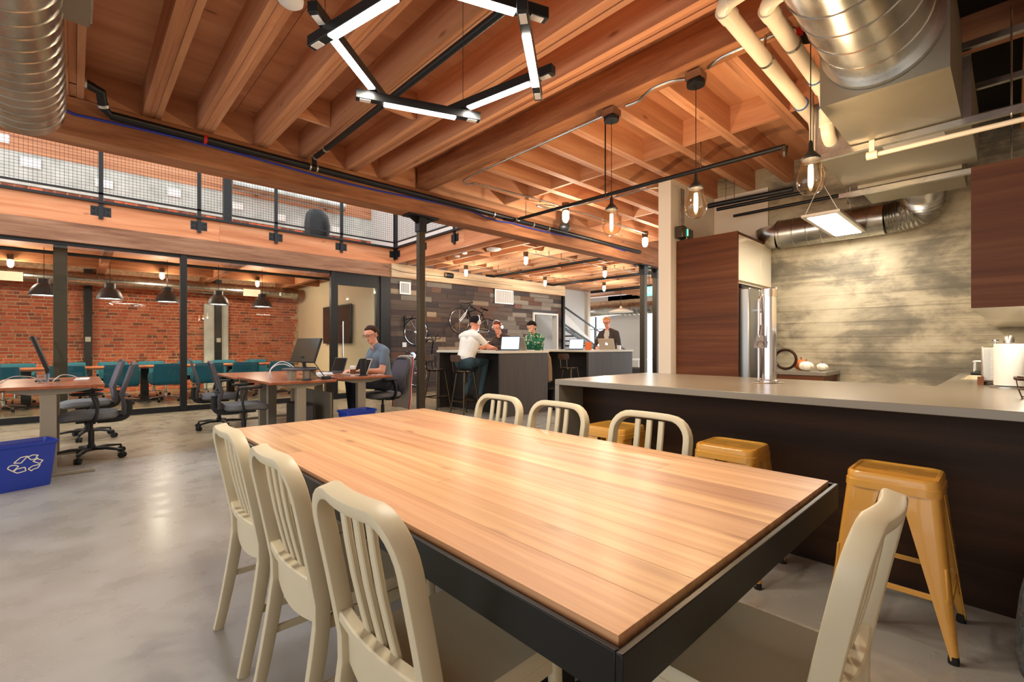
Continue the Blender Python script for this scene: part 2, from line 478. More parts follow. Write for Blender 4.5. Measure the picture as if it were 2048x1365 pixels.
def thing(name, label, cat, loc=(0, 0, 0), rz=0.0, group=None):
    o = bpy.data.objects.new(name, None); C.objects.link(o)
    o.empty_display_size = 0.1
    o.location = loc; o.rotation_euler = (0, 0, rz)
    return tag(o, label, cat, group)
def tag(o, label, cat, group=None):
    o['label'] = label; o['category'] = cat
    if group: o['group'] = group
    return o
def struct(o):
    o['kind'] = 'structure'; return o
def empty_struct(name):
    o = bpy.data.objects.new(name, None); C.objects.link(o); o['kind'] = 'structure'; return o
def kids(o):
    return [c for c in C.objects if c.parent == o]
def dup(src, loc, rz, label=None, group=None):
    ch = KID.get(src.name)
    if ch is None:
        ch = [(k, kids(k)) for k in kids(src)]; KID[src.name] = ch
    r = src.copy(); C.objects.link(r); r.location = loc; r.rotation_euler = (0, 0, rz)
    if label: r['label'] = label
    if group: r['group'] = group
    for k, sub in ch:
        c = k.copy(); C.objects.link(c); c.parent = r
        for g in sub:
            d = g.copy(); C.objects.link(d); d.parent = c
    return r
KID = {}
def shared(name, me, parent, loc=(0, 0, 0), rot=None, scale=None):
    o = bpy.data.objects.new(name, me); C.objects.link(o); o.parent = parent; o.location = loc
    if rot: o.rotation_euler = rot
    if scale: o.scale = scale
    return o
def text_obj(name, body, size, mat, parent, loc, rot, depth=0.001):
    cu = bpy.data.curves.new(name, 'FONT'); cu.body = body; cu.size = size; cu.extrude = depth
    cu.align_x = 'CENTER'; cu.align_y = 'CENTER'
    t = bpy.data.objects.new(name, cu); C.objects.link(t)
    dg = bpy.context.evaluated_depsgraph_get()
    me = bpy.data.meshes.new_from_object(t.evaluated_get(dg))
    bpy.data.objects.remove(t)
    me.materials.clear(); me.materials.append(M[mat])
    o = bpy.data.objects.new(name, me); C.objects.link(o); o.parent = parent; o.location = loc; o.rotation_euler = rot
    return o
def lamp(name, kind, loc, energy, col, parent=None, rot=(0, 0, 0), size=0.1, size_y=None, spot=None, soft=None):
    l = bpy.data.lights.new(name, kind); l.energy = energy; l.color = col
    if kind == 'AREA':
        l.size = size
        if size_y: l.shape = 'RECTANGLE'; l.size_y = size_y
    else:
        l.shadow_soft_size = size
    if kind == 'SPOT': l.spot_size = spot; l.spot_blend = 0.6
    o = bpy.data.objects.new(name, l); C.objects.link(o); o.location = loc; o.rotation_euler = rot
    if parent is not None: o.parent = parent
    return o

# ================================================================ THE SHELL
ZB, ZT, ZS = 2.87, 3.18, 3.44      # beam underside, beam top / joist underside, sheathing underside
# ---- floor
struct(MB().box(-4, -3.5, -0.08, 20, 18, 0).build('floor', 'concrete_floor'))

# ---- ceiling over the dining area: sheathing, joists, beams
ceiling = empty_struct('ceiling')
for (x0, x1, y0, y1) in [(-3.4, -1.2, -1.6, 1.9), (-3.4, -1.2, 1.9, 5.3), (-1.2, 1.12, -1.6, 1.9), (-1.2, 1.12, 1.9, 5.3), (1.12, 3.22, -1.6, 1.9), (1.12, 3.22, 1.9, 5.3)]:
    MB().box(x0+.002, y0+.002, ZS, x1-.002, y1-.002, ZS+0.1).build('plywood_sheet', 'sheathing', ceiling)
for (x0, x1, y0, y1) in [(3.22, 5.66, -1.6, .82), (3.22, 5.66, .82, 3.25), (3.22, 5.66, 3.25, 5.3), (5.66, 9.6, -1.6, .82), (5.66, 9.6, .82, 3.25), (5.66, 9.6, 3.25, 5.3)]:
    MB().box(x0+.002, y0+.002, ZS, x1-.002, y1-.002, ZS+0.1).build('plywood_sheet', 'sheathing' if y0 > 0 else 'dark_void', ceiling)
LJ = [-1.84, -1.38, -0.92, -0.46, -0.01, 0.49, 0.88, 1.35, 1.78, 2.28, 2.68]
for x in LJ:
    # three laminated plies, the middle one set back a little as the plies do
    w = 0.044
    for k, dz in ((-1, 0.0), (0, 0.009 if x != .88 else -0.003), (1, 0.003)):
        MB().box(x+(k-.5)*w+.0008, -1.6, ZT+dz, x+(k+.5)*w-.0008, 5.12, ZS).build('joist_ply', 'joist_Y', ceiling)
for a, b in zip(LJ[:-1], LJ[1:]):
    MB().box(a+.0655, 5.11, ZT+.004, b-.0655, 5.16, ZS).build('blocking', 'joist_X', ceiling)
MB().box(2.75, 5.12, ZT+.004, 3.13, 5.16, ZS).build('blocking', 'joist_X', ceiling)
MB().box(1.42, 4.26, ZT+.03, 1.71, 4.30, ZS).build('blocking', 'joist_X', ceiling)
MB().box(1.84, 3.6, ZT+.03, 2.21, 3.64, ZS).build('blocking', 'joist_X', ceiling)
MB().box(-.46+.068, 2.6, ZT+.03, -.08, 2.64, ZS).build('blocking', 'joist_X', ceiling)
MB().box(-3.4, 5.17, ZT+.001, 9.25, 5.21, ZS).build('rim_backing', 'joist_X', ceiling)
MB().box(3.31, 5.12, ZT+.001, 9.25, 5.165, ZS).build('blocking', 'joist_X', ceiling)
# main beams
MB().box(-3.4, 5.10, ZB, 9.25, 5.36, ZT).build('beam', 'beam_X', ceiling, bevel=0.006)
MB().box(3.14, -1.6, ZT-.002, 3.31, 5.10, ZS).build('beam', 'beam_Y', ceiling, bevel=0.006)
# right-hand joists
RJ = [4.93, 4.50, 4.04, 3.62, 3.18, 2.76, 2.28, 1.84, 1.33, 0.82, 0.36, -0.1, -0.56]
for y in RJ:
    for k in (-1, 1):
        MB().box(3.31, y+k*.022-.0212, ZT+.01, 6.35 if y < 2.7 else 9.3, y+k*.022+.0212, ZS).build('joist_ply', 'joist_X', ceiling)
for i in range(len(RJ)-1):
    y1, y0 = RJ[i]-.044, RJ[i+1]+.044
    x = 4.42 + (0.05 if i % 2 else 0.0)
    for xx in (x, x+1.9, x+3.6):
        if xx > 6.2 and y0 < 2.6: continue
        MB().box(xx, y0, ZT+.012, xx+.04, y1, ZS).build('blocking', 'joist_Y', ceiling)

# ---- kitchen walls
wr = struct(MB().box(6.35, -1.6, 0, 6.6, 2.74, ZS).build('wall_right', 'concrete_wall'))
# form tie holes and board joints are real grooves: thin shadow-gap strips proud by a hair
for k, zz in enumerate([0.98, 1.13, 1.30, 1.47, 1.62, 1.78, 1.95, 2.12, 2.28]):
    MB().box(6.3475, -1.5, zz, 6.35, 2.7, zz+random.uniform(.012, .05)).build('board_mark', 'concrete_wall', wr)
struct(MB().box(6.325, 2.08, 2.46, 6.343, 2.755, ZT+.005).build('wall_bulkhead', 'white_paint'))
wp = struct(MB().box(5.16, 2.76, 0, 9.3, 2.92, ZT+.01).build('wall_partition', 'white_paint'))

struct(MB().box(-3.4, -1.9, 0, 6.6, -1.65, ZS+.1).build('wall_fill_block', 'white_paint'))  # unseen wall behind the camera, added to block world fill light
# ---- back brick wall of the meeting room and the loft above
YB = 15.8
wb = struct(MB().box(-4, YB, 0, 5.3, YB+.25, 3.15).build('wall_back', 'mortar'))
bl, bh, gx, gz = 0.205, 0.062, 0.018, 0.020
cand = []
row = 0; zz = 0.02
while zz < 3.0:
    x = -3.2 + (0.11 if row % 2 else 0)
    head = (row % 6 == 5)
    while x < 5.25:
        L = (0.097 if head else bl) * random.uniform(.93, 1.06)
        if x+L > 5.28: break
        cand.append((x+L/2, zz+bh/2, L, bh*random.uniform(.9, 1.05)))
        x += L+gx
    zz += bh+gz; row += 1
vis = sorted([c for c in cand if -1.5 < c[0] < 2.5 and .82 < c[1] < 2.35], key=lambda c: (c[0]+.3)**2*0.25+(c[1]-1.5)**2)
near = set(vis[:300])
bm_ = []
for k in range(4):
    me = MB().box(-.5, -.5, -.5, .5, .5, .5).mesh('brick'); me.materials.append(M[BRICKS[k]]); bm_.append(me)
rest = [MB() for _ in range(4)]
for c in cand:
    k = random.choice([0, 0, 1, 1, 1, 2, 3]); d = random.uniform(.010, .020)
    if c in near:
        shared('brick', bm_[k], wb, (c[0], YB-d/2, c[1]), None, (c[2], d, c[3]))
    else:
        rest[k].box(c[0]-c[2]/2, YB-d, c[1]-c[3]/2, c[0]+c[2]/2, YB+.002, c[1]+c[3]/2)
for k in range(4):
    rest[k].build('brick_course', BRICKS[k], wb, kind='stuff')
# loft back wall: brick strip, grey concrete band, timber above
wl = struct(MB().box(-4, YB, 3.15, 12, YB+.2, 4.95).build('wall_loft', 'mortar'))
rr = [MB() for _ in range(2)]
for r_i in range(8):
    z0 = 4.28 + r_i*.085
    x = -4 + (.11 if r_i % 2 else 0)
    while x < 8:
        rr[random.randrange(2)].box(x, YB-.015, z0, x+.2, YB+.002, z0+.068); x += .222
for k in range(2): rr[k].build('brick_course', BRICKS[k+1], wl, kind='stuff')
MB().box(-4, YB-.03, 4.96, 12, YB+.2, 5.72).build('concrete_band', 'concrete_upper', wl)
MB().box(-4, YB-.05, 5.72, 12, YB+.2, 7.0).build('timber_band', 'joist_X', wl)
# loft white room
struct(MB().box(7.8, 5.4, 3.56, 7.95, YB, 6.4).build('wall_loft_side', 'grey_paint'))
struct(MB().box(7.782, 12.3, 3.57, 7.8, 13.3, 5.75).build('door_1', 'grey_paint'))

# ---- loft floor: edge beam, rim board, joists, blocking
loft = empty_struct('ceiling_loft')
MB().box(-3.4, 10.30, ZB, 12.05, 10.55, ZT).build('edge_beam', 'beam_old', loft)
MB().box(-3.4, 10.33, ZT, 2.02, 10.39, 3.56).build('rim_board', 'rim_X', loft)
MB().box(2.023, 10.33, ZT, 5.80, 10.39, 3.56).build('rim_board', 'rim_X', loft)
MB().box(5.74, 7.55, ZT+.03, 5.80, 10.33, 3.56).build('rim_board', 'rim_Y', loft)
MB().box(5.74, 5.36, ZT+.03, 5.80, 7.547, 3.56).build('rim_board', 'rim_Y', loft)
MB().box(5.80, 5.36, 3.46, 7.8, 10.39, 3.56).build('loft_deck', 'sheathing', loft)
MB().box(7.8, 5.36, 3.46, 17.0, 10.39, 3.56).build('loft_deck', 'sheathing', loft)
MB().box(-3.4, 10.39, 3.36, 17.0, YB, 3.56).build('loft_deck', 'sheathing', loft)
x = 6.06; LJX = []
while x < 16.6:
    LJX.append(x)
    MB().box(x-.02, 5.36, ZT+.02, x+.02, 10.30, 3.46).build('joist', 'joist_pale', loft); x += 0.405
for i in range(len(LJX)-1):
    for k, yy in enumerate((6.3, 7.7, 9.1)):
        y2 = yy + (.06 if i % 2 else 0) + .25*(i % 3)
        if (i+k) % 5 == 4: continue
        MB().box(LJX[i]+.021, y2, ZT+.024, LJX[i+1]-.021, y2+.038, 3.46).build('blocking', 'joist_X', loft)
for xx in (.4, 2.6, 4.6):
    MB().box(xx, 10.55, 2.95, xx+.14, YB, 3.2).build('room_beam', 'beam_Y', loft)
MB().box(-3.4, 14.0, 2.96, 5.3, 14.16, 3.22).build('room_beam', 'beam_X', loft)
struct(MB().box(-3.4, 10.55, 3.2, 5.3, YB, 3.34).build('ceiling_room', 'sheathing'))
# old timber strip on top of the plank wall
struct(MB().box(5.62, 10.26, 2.88, 12.05, 10.31, ZT+.02).build('trim_1', 'oldwood'))

# ---- plank wall
YP = 10.38
wf = struct(MB().box(5.62, YP+.012, 0, 10.62, YP+.16, ZB).build('wall_far', 'bar_dark'))
MB().box(10.62, YP+.012, 2.26, 11.76, YP+.16, ZB).build('wall_over_door', 'bar_dark', wf)
MB().box(11.76, YP+.012, 0, 12.05, YP+.16, ZB).build('wall_return', 'bar_dark', wf)
pm = []
for k in range(6):
    me = MB().box(-.5, -.5, -.5, .5, .5, .5).mesh('plank'); me.materials.append(M[PLANKS[k]]); pm.append(me)
nrow = 22; ph = ZB/nrow
for r_i in range(nrow):
    x = 5.63
    z0 = r_i*ph
    segs = [(5.63, 12.04)] if z0 > 2.24 else [(5.63, 10.60), (11.78, 12.04)]
    for (sa, sb) in segs:
        x = sa
        while x < sb-.01:
            L = random.choice([.3, .45, .6, .6, .8, .9])
            if x+L > sb-.18: L = sb-x
            d = random.choice([.010, .014, .018])
            k = random.choice([0, 0, 0, 0, 1, 1, 1, 1, 5, 5, 5, 5, 2, 2, 3, 4] if x < 8.4 else [0, 1, 1, 1, 5, 5, 3, 3, 3, 2])  # farther planks drawn paler grey, daylight put into the colour mix
            shared('plank', pm[k], wf, (x+L/2, YP+.012-d/2, z0+ph/2), None, (L-.004, d, ph-.004)); x += L
# door opening in the plank wall with grey frame and open leaf
dr = empty_struct('door_2')
MB().box(10.60, 10.33, 0, 10.66, 10.54, 2.26).box(11.72, 10.33, 0, 11.78, 10.54, 2.26).box(10.66, 10.33, 2.20, 11.72, 10.54, 2.26).build('door_frame', 'grey_paint', dr)
MB().cbox(10.90, 10.80, 1.1, .04, .86, 2.18, rz=R(-32)).build('door_leaf', 'grey_paint', dr)
struct(MB().box(10.3, 12.2, 0, 12.05, 12.3, 2.9).build('wall_corridor', 'beige_paint'))
struct(MB().box(10.3, 10.55, 0, 10.4, 12.2, 2.9).build('wall_corridor_side', 'beige_paint'))

# ---- meeting room end wall and glazed front
struct(MB().box(5.3, 10.55, 0, 5.45, YB, 3.2).build('wall_room_end', 'beige_paint'))
struct(MB().box(-3.6, 10.55, 0, -3.45, YB, 3.2).build('wall_room_left', 'beige_paint'))
gw = empty_struct('window_1')
YG = 10.40
MB().box(-3.4, YG-.03, 0.0, 4.20, YG+.03, 0.10).build('bottom_rail', 'black_steel', gw)
MB().box(-3.4, YG-.03, ZB-.055, 5.50, YG+.03, ZB).build('top_rail', 'black_steel', gw)
for x0, x1 in ((1.41, 1.51), (4.17, 4.27), (-1.32, -1.22)):
    MB().box(x0, YG-.06, 0, x1, YG+.05, ZB).build('mullion', 'black_steel', gw, bevel=.004)
for x0, x1 in ((-3.35, -2.28), (-2.27, -1.33), (-1.21, .115), (.125, 1.405), (1.515, 2.835), (2.845, 4.165)):
    MB().box(x0, YG-.006, .10, x1, YG+.006, ZB-.055).build('pane', 'pane', gw)
for xx in (.12, 2.84):
    MB().box(xx-.004, YG-.008, .10, xx+.004, YG+.008, ZB-.055).build('pane_joint', 'clear_plastic', gw)
gd = empty_struct('door_3')
MB().box(4.27, YG-.04, 0, 4.33, YG+.03, 2.70).box(5.27, YG-.04, 0, 5.36, YG+.03, 2.70).box(4.33, YG-.04, 2.58, 5.27, YG+.03, 2.70).box(4.33, YG-.04, 0, 5.27, YG+.03, .12).build('door_frame', 'black_steel', gd)
MB().box(5.36, YG-.07, 0, 5.62, YG+.05, ZB).box(4.27, YG-.03, 2.70, 5.36, YG+.03, ZB-.055).build('door_jamb', 'black_steel', gd)
MB().box(4.33, YG-.006, .12, 5.27, YG+.006, 2.58).build('pane', 'pane', gd)
MB().tube([(4.42, YG-.09, .75), (4.42, YG-.09, 1.75)], .014, 8).bar((4.42, YG-.09, .85), (4.42, YG, .85), .015, .015).bar((4.42, YG-.09, 1.65), (4.42, YG, 1.65), .015, .015).build('door_handle', 'chrome', gd)

# ---- far end of the hall: stair hall, windows
XF = 16.6
fw = struct(MB().box(XF, 9.95, 0, XF+.2, 11.75, 3.3).box(XF, 13.1, 0, XF+.2, 15, 3.3).box(XF, 11.75, 0, XF+.2, 13.1, .35).box(XF, 4.5, 2.75, XF+.2, 15, 3.3).build('wall_end', 'grey_paint'))
MB().box(XF-.03, 9.95, 2.82, XF, 12.9, 3.1).build('wall_header', 'oldwood', fw)
for n_, (y0, y1) in enumerate(((11.75, 13.1), (5.2, 9.95))):
    w = empty_struct('window_%d' % (n_+2))
    MB().box(XF+.10, y0, .35 if n_ == 0 else .1, XF+.12, y1, 2.75).build('daylight_pane', 'sky_window', w)
    f_ = MB()
    k = y0
    while k <= y1+.01:
        f_.box(XF+.02, k-.03, .1, XF+.09, k+.03, 2.75); k += (y1-y0)/(2 if n_ == 0 else 4)
    f_.box(XF+.02, y0, 1.9 if n_ == 0 else .62, XF+.09, y1, 1.94 if n_ == 0 else .68)
    f_.build('window_frame', 'black_steel', w)
struct(MB().box(12.05, 11.62, 0, 14.9, 11.78, 3.4).build('wall_stair', 'grey_paint'))
struct(MB().box(14.9, 11.5, 0, 15.05, 11.8, 3.3).build('trim_2', 'white_paint'))
struct(MB().box(11.99, 10.28, 0, 12.07, 10.54, ZB).build('trim_3', 'black_steel'))
st = empty_struct('stairs')
for k in range(9):
    x1 = 15.6-.28*k
    MB().box(x1-.30, 10.62, .175*(k+1)-.045, x1, 11.6, .175*(k+1)).build('tread', 'stair_wood', st)
MB().prism([(15.9, 0), (15.9, .12), (12.1, 2.5), (12.1, 2.15), (15.55, 0)], 10.55, 10.61, 'Y').build('stringer', 'grey_paint', st)
rl = MB()
for (xa, za, xb, zb) in ((12.1, 2.62, 16.05, 1.02), (12.1, 2.02, 16.05, .42)):
    rl.bar((xa, 10.52, za), (xb, 10.52, zb), .04, .05)
rl.bar((12.12, 10.52, .9), (12.12, 10.52, 2.62), .05, .05).bar((16.0, 10.52, 0), (16.0, 10.52, 1.04), .05, .05).bar((14.05, 10.52, .9), (14.05, 10.52, 1.84), .05, .05)
rl.bar((12.2, 10.54, 1.86), (16.0, 10.54, .30), .03, .10)
rl.build('handrail', 'black_steel', st)

# ================================================================ DINING TABLE
TX0, TX1, TY0, TY1, TZ = .592, 1.803, .397, 2.835, .76
tb = thing('dining_table', 'long oak plank table in a black steel frame, cream chairs around it', 'table', ((TX0+TX1)/2, (TY0+TY1)/2, 0))
hx, hy = (TX1-TX0)/2, (TY1-TY0)/2
ed = [-hx+.010, -.47, -.345, -.215, -.08, .055, .165, .30, .42, .52, hx-.010]
for i in range(len(ed)-1):
    a, b = ed[i]+.0002, ed[i+1]-.0002
    cuts = sorted([-hy+.010, hy-.010] + random.sample([-.75, -.35, .05, .4, .8], random.choice([0, 1, 1])))
    for c, d in zip(cuts[:-1], cuts[1:]):
        MB().box(a, c+.0004, TZ-.03, b, d-.0004, TZ).build('plank', 'oak', tb, bevel=.0005, seg=1)
fr = MB()
t = .012
fr.box(-hx-t, -hy-t, TZ-.088, hx+t, -hy+.001, TZ-.010).box(-hx-t, hy-.001, TZ-.088, hx+t, hy+t, TZ-.010)
fr.box(-hx-t, -hy+.001, TZ-.088, -hx+.001, hy-.001, TZ-.010).box(hx-.001, -hy+.001, TZ-.088, hx+t, hy-.001, TZ-.010)
fr.build('apron', 'table_steel', tb, bevel=.002)
MB().box(-hx+.001, -hy+.001, TZ-.06, hx-.001, hy-.001, TZ-.031).build('underside', 'table_steel', tb)
for yy in (-.55, .56):
    lg = MB().box(-.05, yy-.05, .04, .05, yy+.05, TZ-.061).build('leg', 'table_steel', tb, bevel=.004)
    MB().box(-.42, yy-.05, 0, .42, yy+.05, .05).build('foot', 'table_steel', tb, bevel=.004)
    MB().box(-.4, yy-.04, TZ-.10, .4, yy+.04, TZ-.061).build('bracket', 'table_steel', tb)

# ================================================================ CREAM SLAT CHAIRS (face +Y)
def yb(z):                      # back curve: rear foot, knee at the seat, leaning top
    if z < .44: return -.195 - .075*((.44-z)/.44)**1.3
    return -.195 - .085*((z-.44)/.44)**1.1
def make_chair():
    t = thing('dining_chair', '', 'chair')
    W, rc, top = .197, .095, .865
    sec = rrect(.046, .031, .006, 2)
    # back hoop
    pts = []
    for z in (.40, .47, .55, .63, .70, top-rc): pts.append((-W+.012*max(0, (.55-z)/.55), yb(z), z))
    for k in range(1, 7):
        a = R(180-90*k/6.0); z = top-rc+rc*math.sin(a); pts.append((-W+rc+rc*math.cos(a), yb(z), z))
    for k in range(1, 3):
        x = -W+rc+(W-rc)*k/3.0; pts.append((x, yb(top)-.010*math.sin(PI/2*k/3.0), top))
    full = pts + [(0, yb(top)-.010, top)] + [(-p[0], p[1], p[2]) for p in reversed(pts)]
    MB().sweep(full, sec, up0=(1, 0, 0)).build('back_frame', 'cream_metal', t, smooth=True)
    for s in (-1, 1):
        lp = [(s*(W-.012*(1 if z < .1 else max(0, (.55-z)/.55))+.012*(.4-z)/.4), yb(z), z) for z in (0, .08, .16, .24, .32, .41)]
        MB().sweep(lp, sec, up0=(1, 0, 0), scales=[.8, .84, .9, .95, 1, 1]).build('leg', 'cream_metal', t, smooth=True)
        fp = [(s*.19, .185, 0), (s*.188, .178, .22), (s*.185, .17, .43)]
        MB().sweep(fp, rrect(.036, .030, .010, 3), up0=(1, 0, 0), scales=[.72, .9, 1]).build('leg', 'cream_metal', t, smooth=True)
    # slats
    for xs in (-.062, 0, .062):
        sp = [(xs, yb(z)+.004-.008*math.sin(PI*(z-.52)/.34), z) for z in (.525, .6, .68, .76, .845)]
        MB().sweep(sp, rrect(.028, .014, .003, 1), up0=(0, 1, 0)).build('slat', 'cream_metal', t, smooth=True)
    # lower back rail with its curved apron
    rail = [(x, yb(.52)-.018*math.cos(x/W*PI/2), .52) for x in [-W+.012+(2*W-.024)*q/16.0 for q in range(17)]]
    MB().sweep(rail, rrect(.034, .026, .004, 1), up0=(0, 0, 1)).build('back_rail', 'cream_metal', t, smooth=True)
    ap = []
    for x in [-W+.018+(2*W-.036)*q/16.0 for q in range(17)]:
        c = .02*math.cos(x/W*PI/2)
        ap.append([(x, yb(.5)-c+.012, .505), (x, yb(.5)-c, .505), (x, yb(.43)-c-.004, .40-.02*math.cos(x/W*PI/2)), (x, yb(.43)-c+.010, .40-.02*math.cos(x/W*PI/2))])
    MB().rings(ap).build('back_apron', 'cream_metal', t, smooth=True)
    # dished seat with turned-down rim
    loops = []
    for (sx, sy, z) in ((.395, .385, .425), (.41, .40, .43), (.41, .40, .452), (.395, .385, .462), (.34, .33, .456), (.2, .2, .448), (.02, .02, .446)):
        loops.append([(p[0], p[1]+.0, z) for p in rrect(sx, sy, min(.06, sx/2.2), 4)])
    MB().rings(loops).build('seat', 'cream_metal', t, smooth=True)
    # stretchers
    for s in (-1, 1):
        MB().bar((s*.19, .178, .22), (s*.194, yb(.22), .22), .014, .024).build('stretcher', 'cream_metal', t, bevel=.003)
    MB().bar((-.19, -.02, .22), (.19, -.02, .22), .024, .014).build('stretcher', 'cream_metal', t, bevel=.003)
    MB().bar((-.19, .17, .40), (.19, .17, .40), .014, .04).bar((-.186, .17, .40), (-.19, -.19, .40), .014, .04).bar((.186, .17, .40), (.19, -.19, .40), .014, .04).build('seat_rail', 'cream_metal', t, bevel=.003)
    return t
G = 'cream slat-back chairs around the plank table'
ch0 = make_chair()
spots = [((.715, 2.10), -90, 'cream slat-back chair on the table side facing the open floor, closest to the desks'),
         ((.715, 1.545), -90, 'cream slat-back chair in the middle of the row on the open-floor side of the table'),
         ((.715, .975), -89, 'cream slat-back chair on the open-floor side of the table, farthest from the desks'),
         ((1.735, 2.26), 90, 'cream slat-back chair between table and yellow stools, closest to the high bar tables'),
         ((1.735, 1.755), 90, 'cream slat-back chair in the middle of the row between table and yellow stools'),
         ((1.735, 1.18), 90, 'cream slat-back chair between table and yellow stools, beside the second stool from the end'),
         ((1.20, .455), 0, 'cream slat-back chair alone at the short end of the plank table')]
for i, (p, a, lb) in enumerate(spots):
    if i == 0:
        ch0.location = (p[0], p[1], 0); ch0.rotation_euler = (0, 0, R(a)); ch0['label'] = lb; ch0['group'] = G
    else:
        dup(ch0, (p[0], p[1], 0), R(a), lb, G)

# ================================================================ YELLOW METAL STOOLS
def make_stool():
    t = thing('metal_stool', '', 'stool')
    S, H = .305, .66
    outer = rrect(S, S, .05, 5)
    n = len(outer)
    slot = []
    for (x, y) in outer:
        a = math.atan2(y, x); slot.append((.012*math.cos(a), .048*math.sin(a)))
    def L(sc, z): return [(x*sc, y*sc, z) for (x, y) in outer]
    loops = [[(x, y, H-.014) for x, y in slot], [(x, y, H-.006) for x, y in slot]]
    loops += [L(.55, H-.007), L(.86, H-.006), L(.90, H), L(.965, H), L(1.0, H-.008), L(1.008, H-.03), L(1.012, H-.034), L(1.03, H-.036), L(1.04, H-.065), L(1.03, H-.065), L(.98, H-.012), L(.86, H-.014)]
    MB().rings(loops, False, False).build('seat', 'yellow_paint', t, smooth=True)
    for sx in (-1, 1):
        for sy in (-1, 1):
            loops = []
            for k in range(9):
                u = k/8.0
                z = H-.04-(H-.055)*u
                c = .150 + .062*u                       # corner position
                arm = .092*(1-u)**1.0*0.9 + .024 + .018*(1-u)
                rr_ = min(.03, arm*.6)
                th = .004
                pts = [(-arm, 0), (-rr_, 0)]
                for q in range(1, 4):
                    a = R(90-90*q/4.0); pts.append((-rr_+rr_*math.cos(a), -rr_+rr_*math.sin(a)))
                pts += [(0, -rr_), (0, -arm)]
                inn = [(p[0]-th if abs(p[0]) < 1e-6 or p[0] > -arm+1e-6 else p[0], p[1]-th if abs(p[1]) < 1e-6 or p[1] > -arm+1e-6 else p[1]) for p in reversed(pts)]
                loops.append([(sx*(c+x), sy*(c+y), z) for (x, y) in pts+inn])
            lg = MB().rings(loops).build('leg', 'yellow_paint', t, smooth=True)
            MB().lathe([(.017, 0), (.018, .012), (.016, .03)], 10, (sx*.196, sy*.196, 0)).build('rubber_foot', 'black_rubber', lg)
            # pressed rib along the leg
            MB().bar((sx*.186, sy*.186, .12), (sx*.172, sy*.172, .34), .010, .010).build('leg_rib', 'yellow_paint', lg, bevel=.003)
    for (a, b, z) in (((-.18, -.185), (.18, -.185), .20), ((-.18, .185), (.18, .185), .20), ((-.185, -.18), (-.185, .18), .22), ((.185, -.18), (.185, .18), .22)):
        MB().bar((a[0], a[1], z), (b[0], b[1], z), .008, .022).build('footrest', 'yellow_paint', t, bevel=.002)
    return t
st0 = make_stool()
sg = 'yellow metal stools under the bar counter'
for i, (x, y, a, lb) in enumerate([(2.615, .345, 0, 'mustard yellow metal stool behind the chair at the short end of the table'),
                                   (2.655, 1.055, 1, 'mustard yellow metal stool in the middle of the three at the counter'),
                                   (2.70, 1.85, -1, 'mustard yellow metal stool nearest the waterfall end of the counter')]):
    if i == 0:
        st0.location = (x, y, 0); st0['label'] = lb; st0['group'] = sg
    else: dup(st0, (x, y, 0), R(a), lb, sg)

# ================================================================ BAR COUNTER AND KITCHEN
CT = .94
ct = thing('bar_counter', 'long grey quartz counter with dark wood front and waterfall end', 'counter', (3.0, 1.0, 0))
def wb_(x0, y0, z0, x1, y1, z1): return MB().box(x0-3.0, y0-1.0, z0, x1-3.0, y1-1.0, z1)
wb_(2.72, -1.0, CT-.041, 4.05, 2.42, CT).build('countertop', 'quartz', ct, bevel=.003)
wb_(2.72, 2.379, 0, 4.05, 2.42, CT-.0415).build('waterfall_end', 'quartz', ct, bevel=.003)
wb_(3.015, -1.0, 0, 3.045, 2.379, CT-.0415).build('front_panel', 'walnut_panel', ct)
wb_(3.045, -1.0, .08, 4.0, 2.379, CT-.0415).build('cabinet_body', 'white_gloss', ct)
sc_ = thing('side_counter', 'grey quartz side counter along the kitchen wall with inset sink', 'counter', (5.2, 0, 0))
MB().box(4.052-5.2, -.55, CT-.041, 5.05-5.2, .33, CT).box(5.05-5.2, .27, CT-.041, 5.75-5.2, .33, CT).box(5.05-5.2, -.55, CT-.041, 5.75-5.2, -.2, CT).box(5.75-5.2, -.55, CT-.041, 6.345-5.2, .33, CT).build('countertop', 'quartz', sc_)
MB().box(5.05-5.2, -.2, CT-.19, 5.75-5.2, .27, CT-.17).box(5.05-5.2, .255, CT-.17, 5.75-5.2, .27, CT+.002).box(5.05-5.2, -.2, CT-.17, 5.065-5.2, .255, CT+.002).box(5.735-5.2, -.2, CT-.17, 5.75-5.2, .255, CT+.002).build('sink_basin', 'white_gloss', sc_)
MB().box(4.06-5.2, -.5, .1, 6.34-5.2, .27, CT-.20).build('cabinet_body', 'white_gloss', sc_)
# upper cabinets with dark end panel
uc = thing('wall_cabinet', 'dark walnut wall cabinet with pale underside above the side counter', 'cabinet', (2.95, 0, 1.37))
MB().box(0, -.26, 0, .02, .125, .635).build('end_panel', 'walnut_Y', uc)
MB().box(.02, -.26, 0, 3.39, .10, .635).build('carcass', 'white_gloss', uc)
for k in range(6):
    MB().box(.025+k*.56, .102, .004, .58+k*.56, .12, .631).build('door', 'white_gloss', uc)
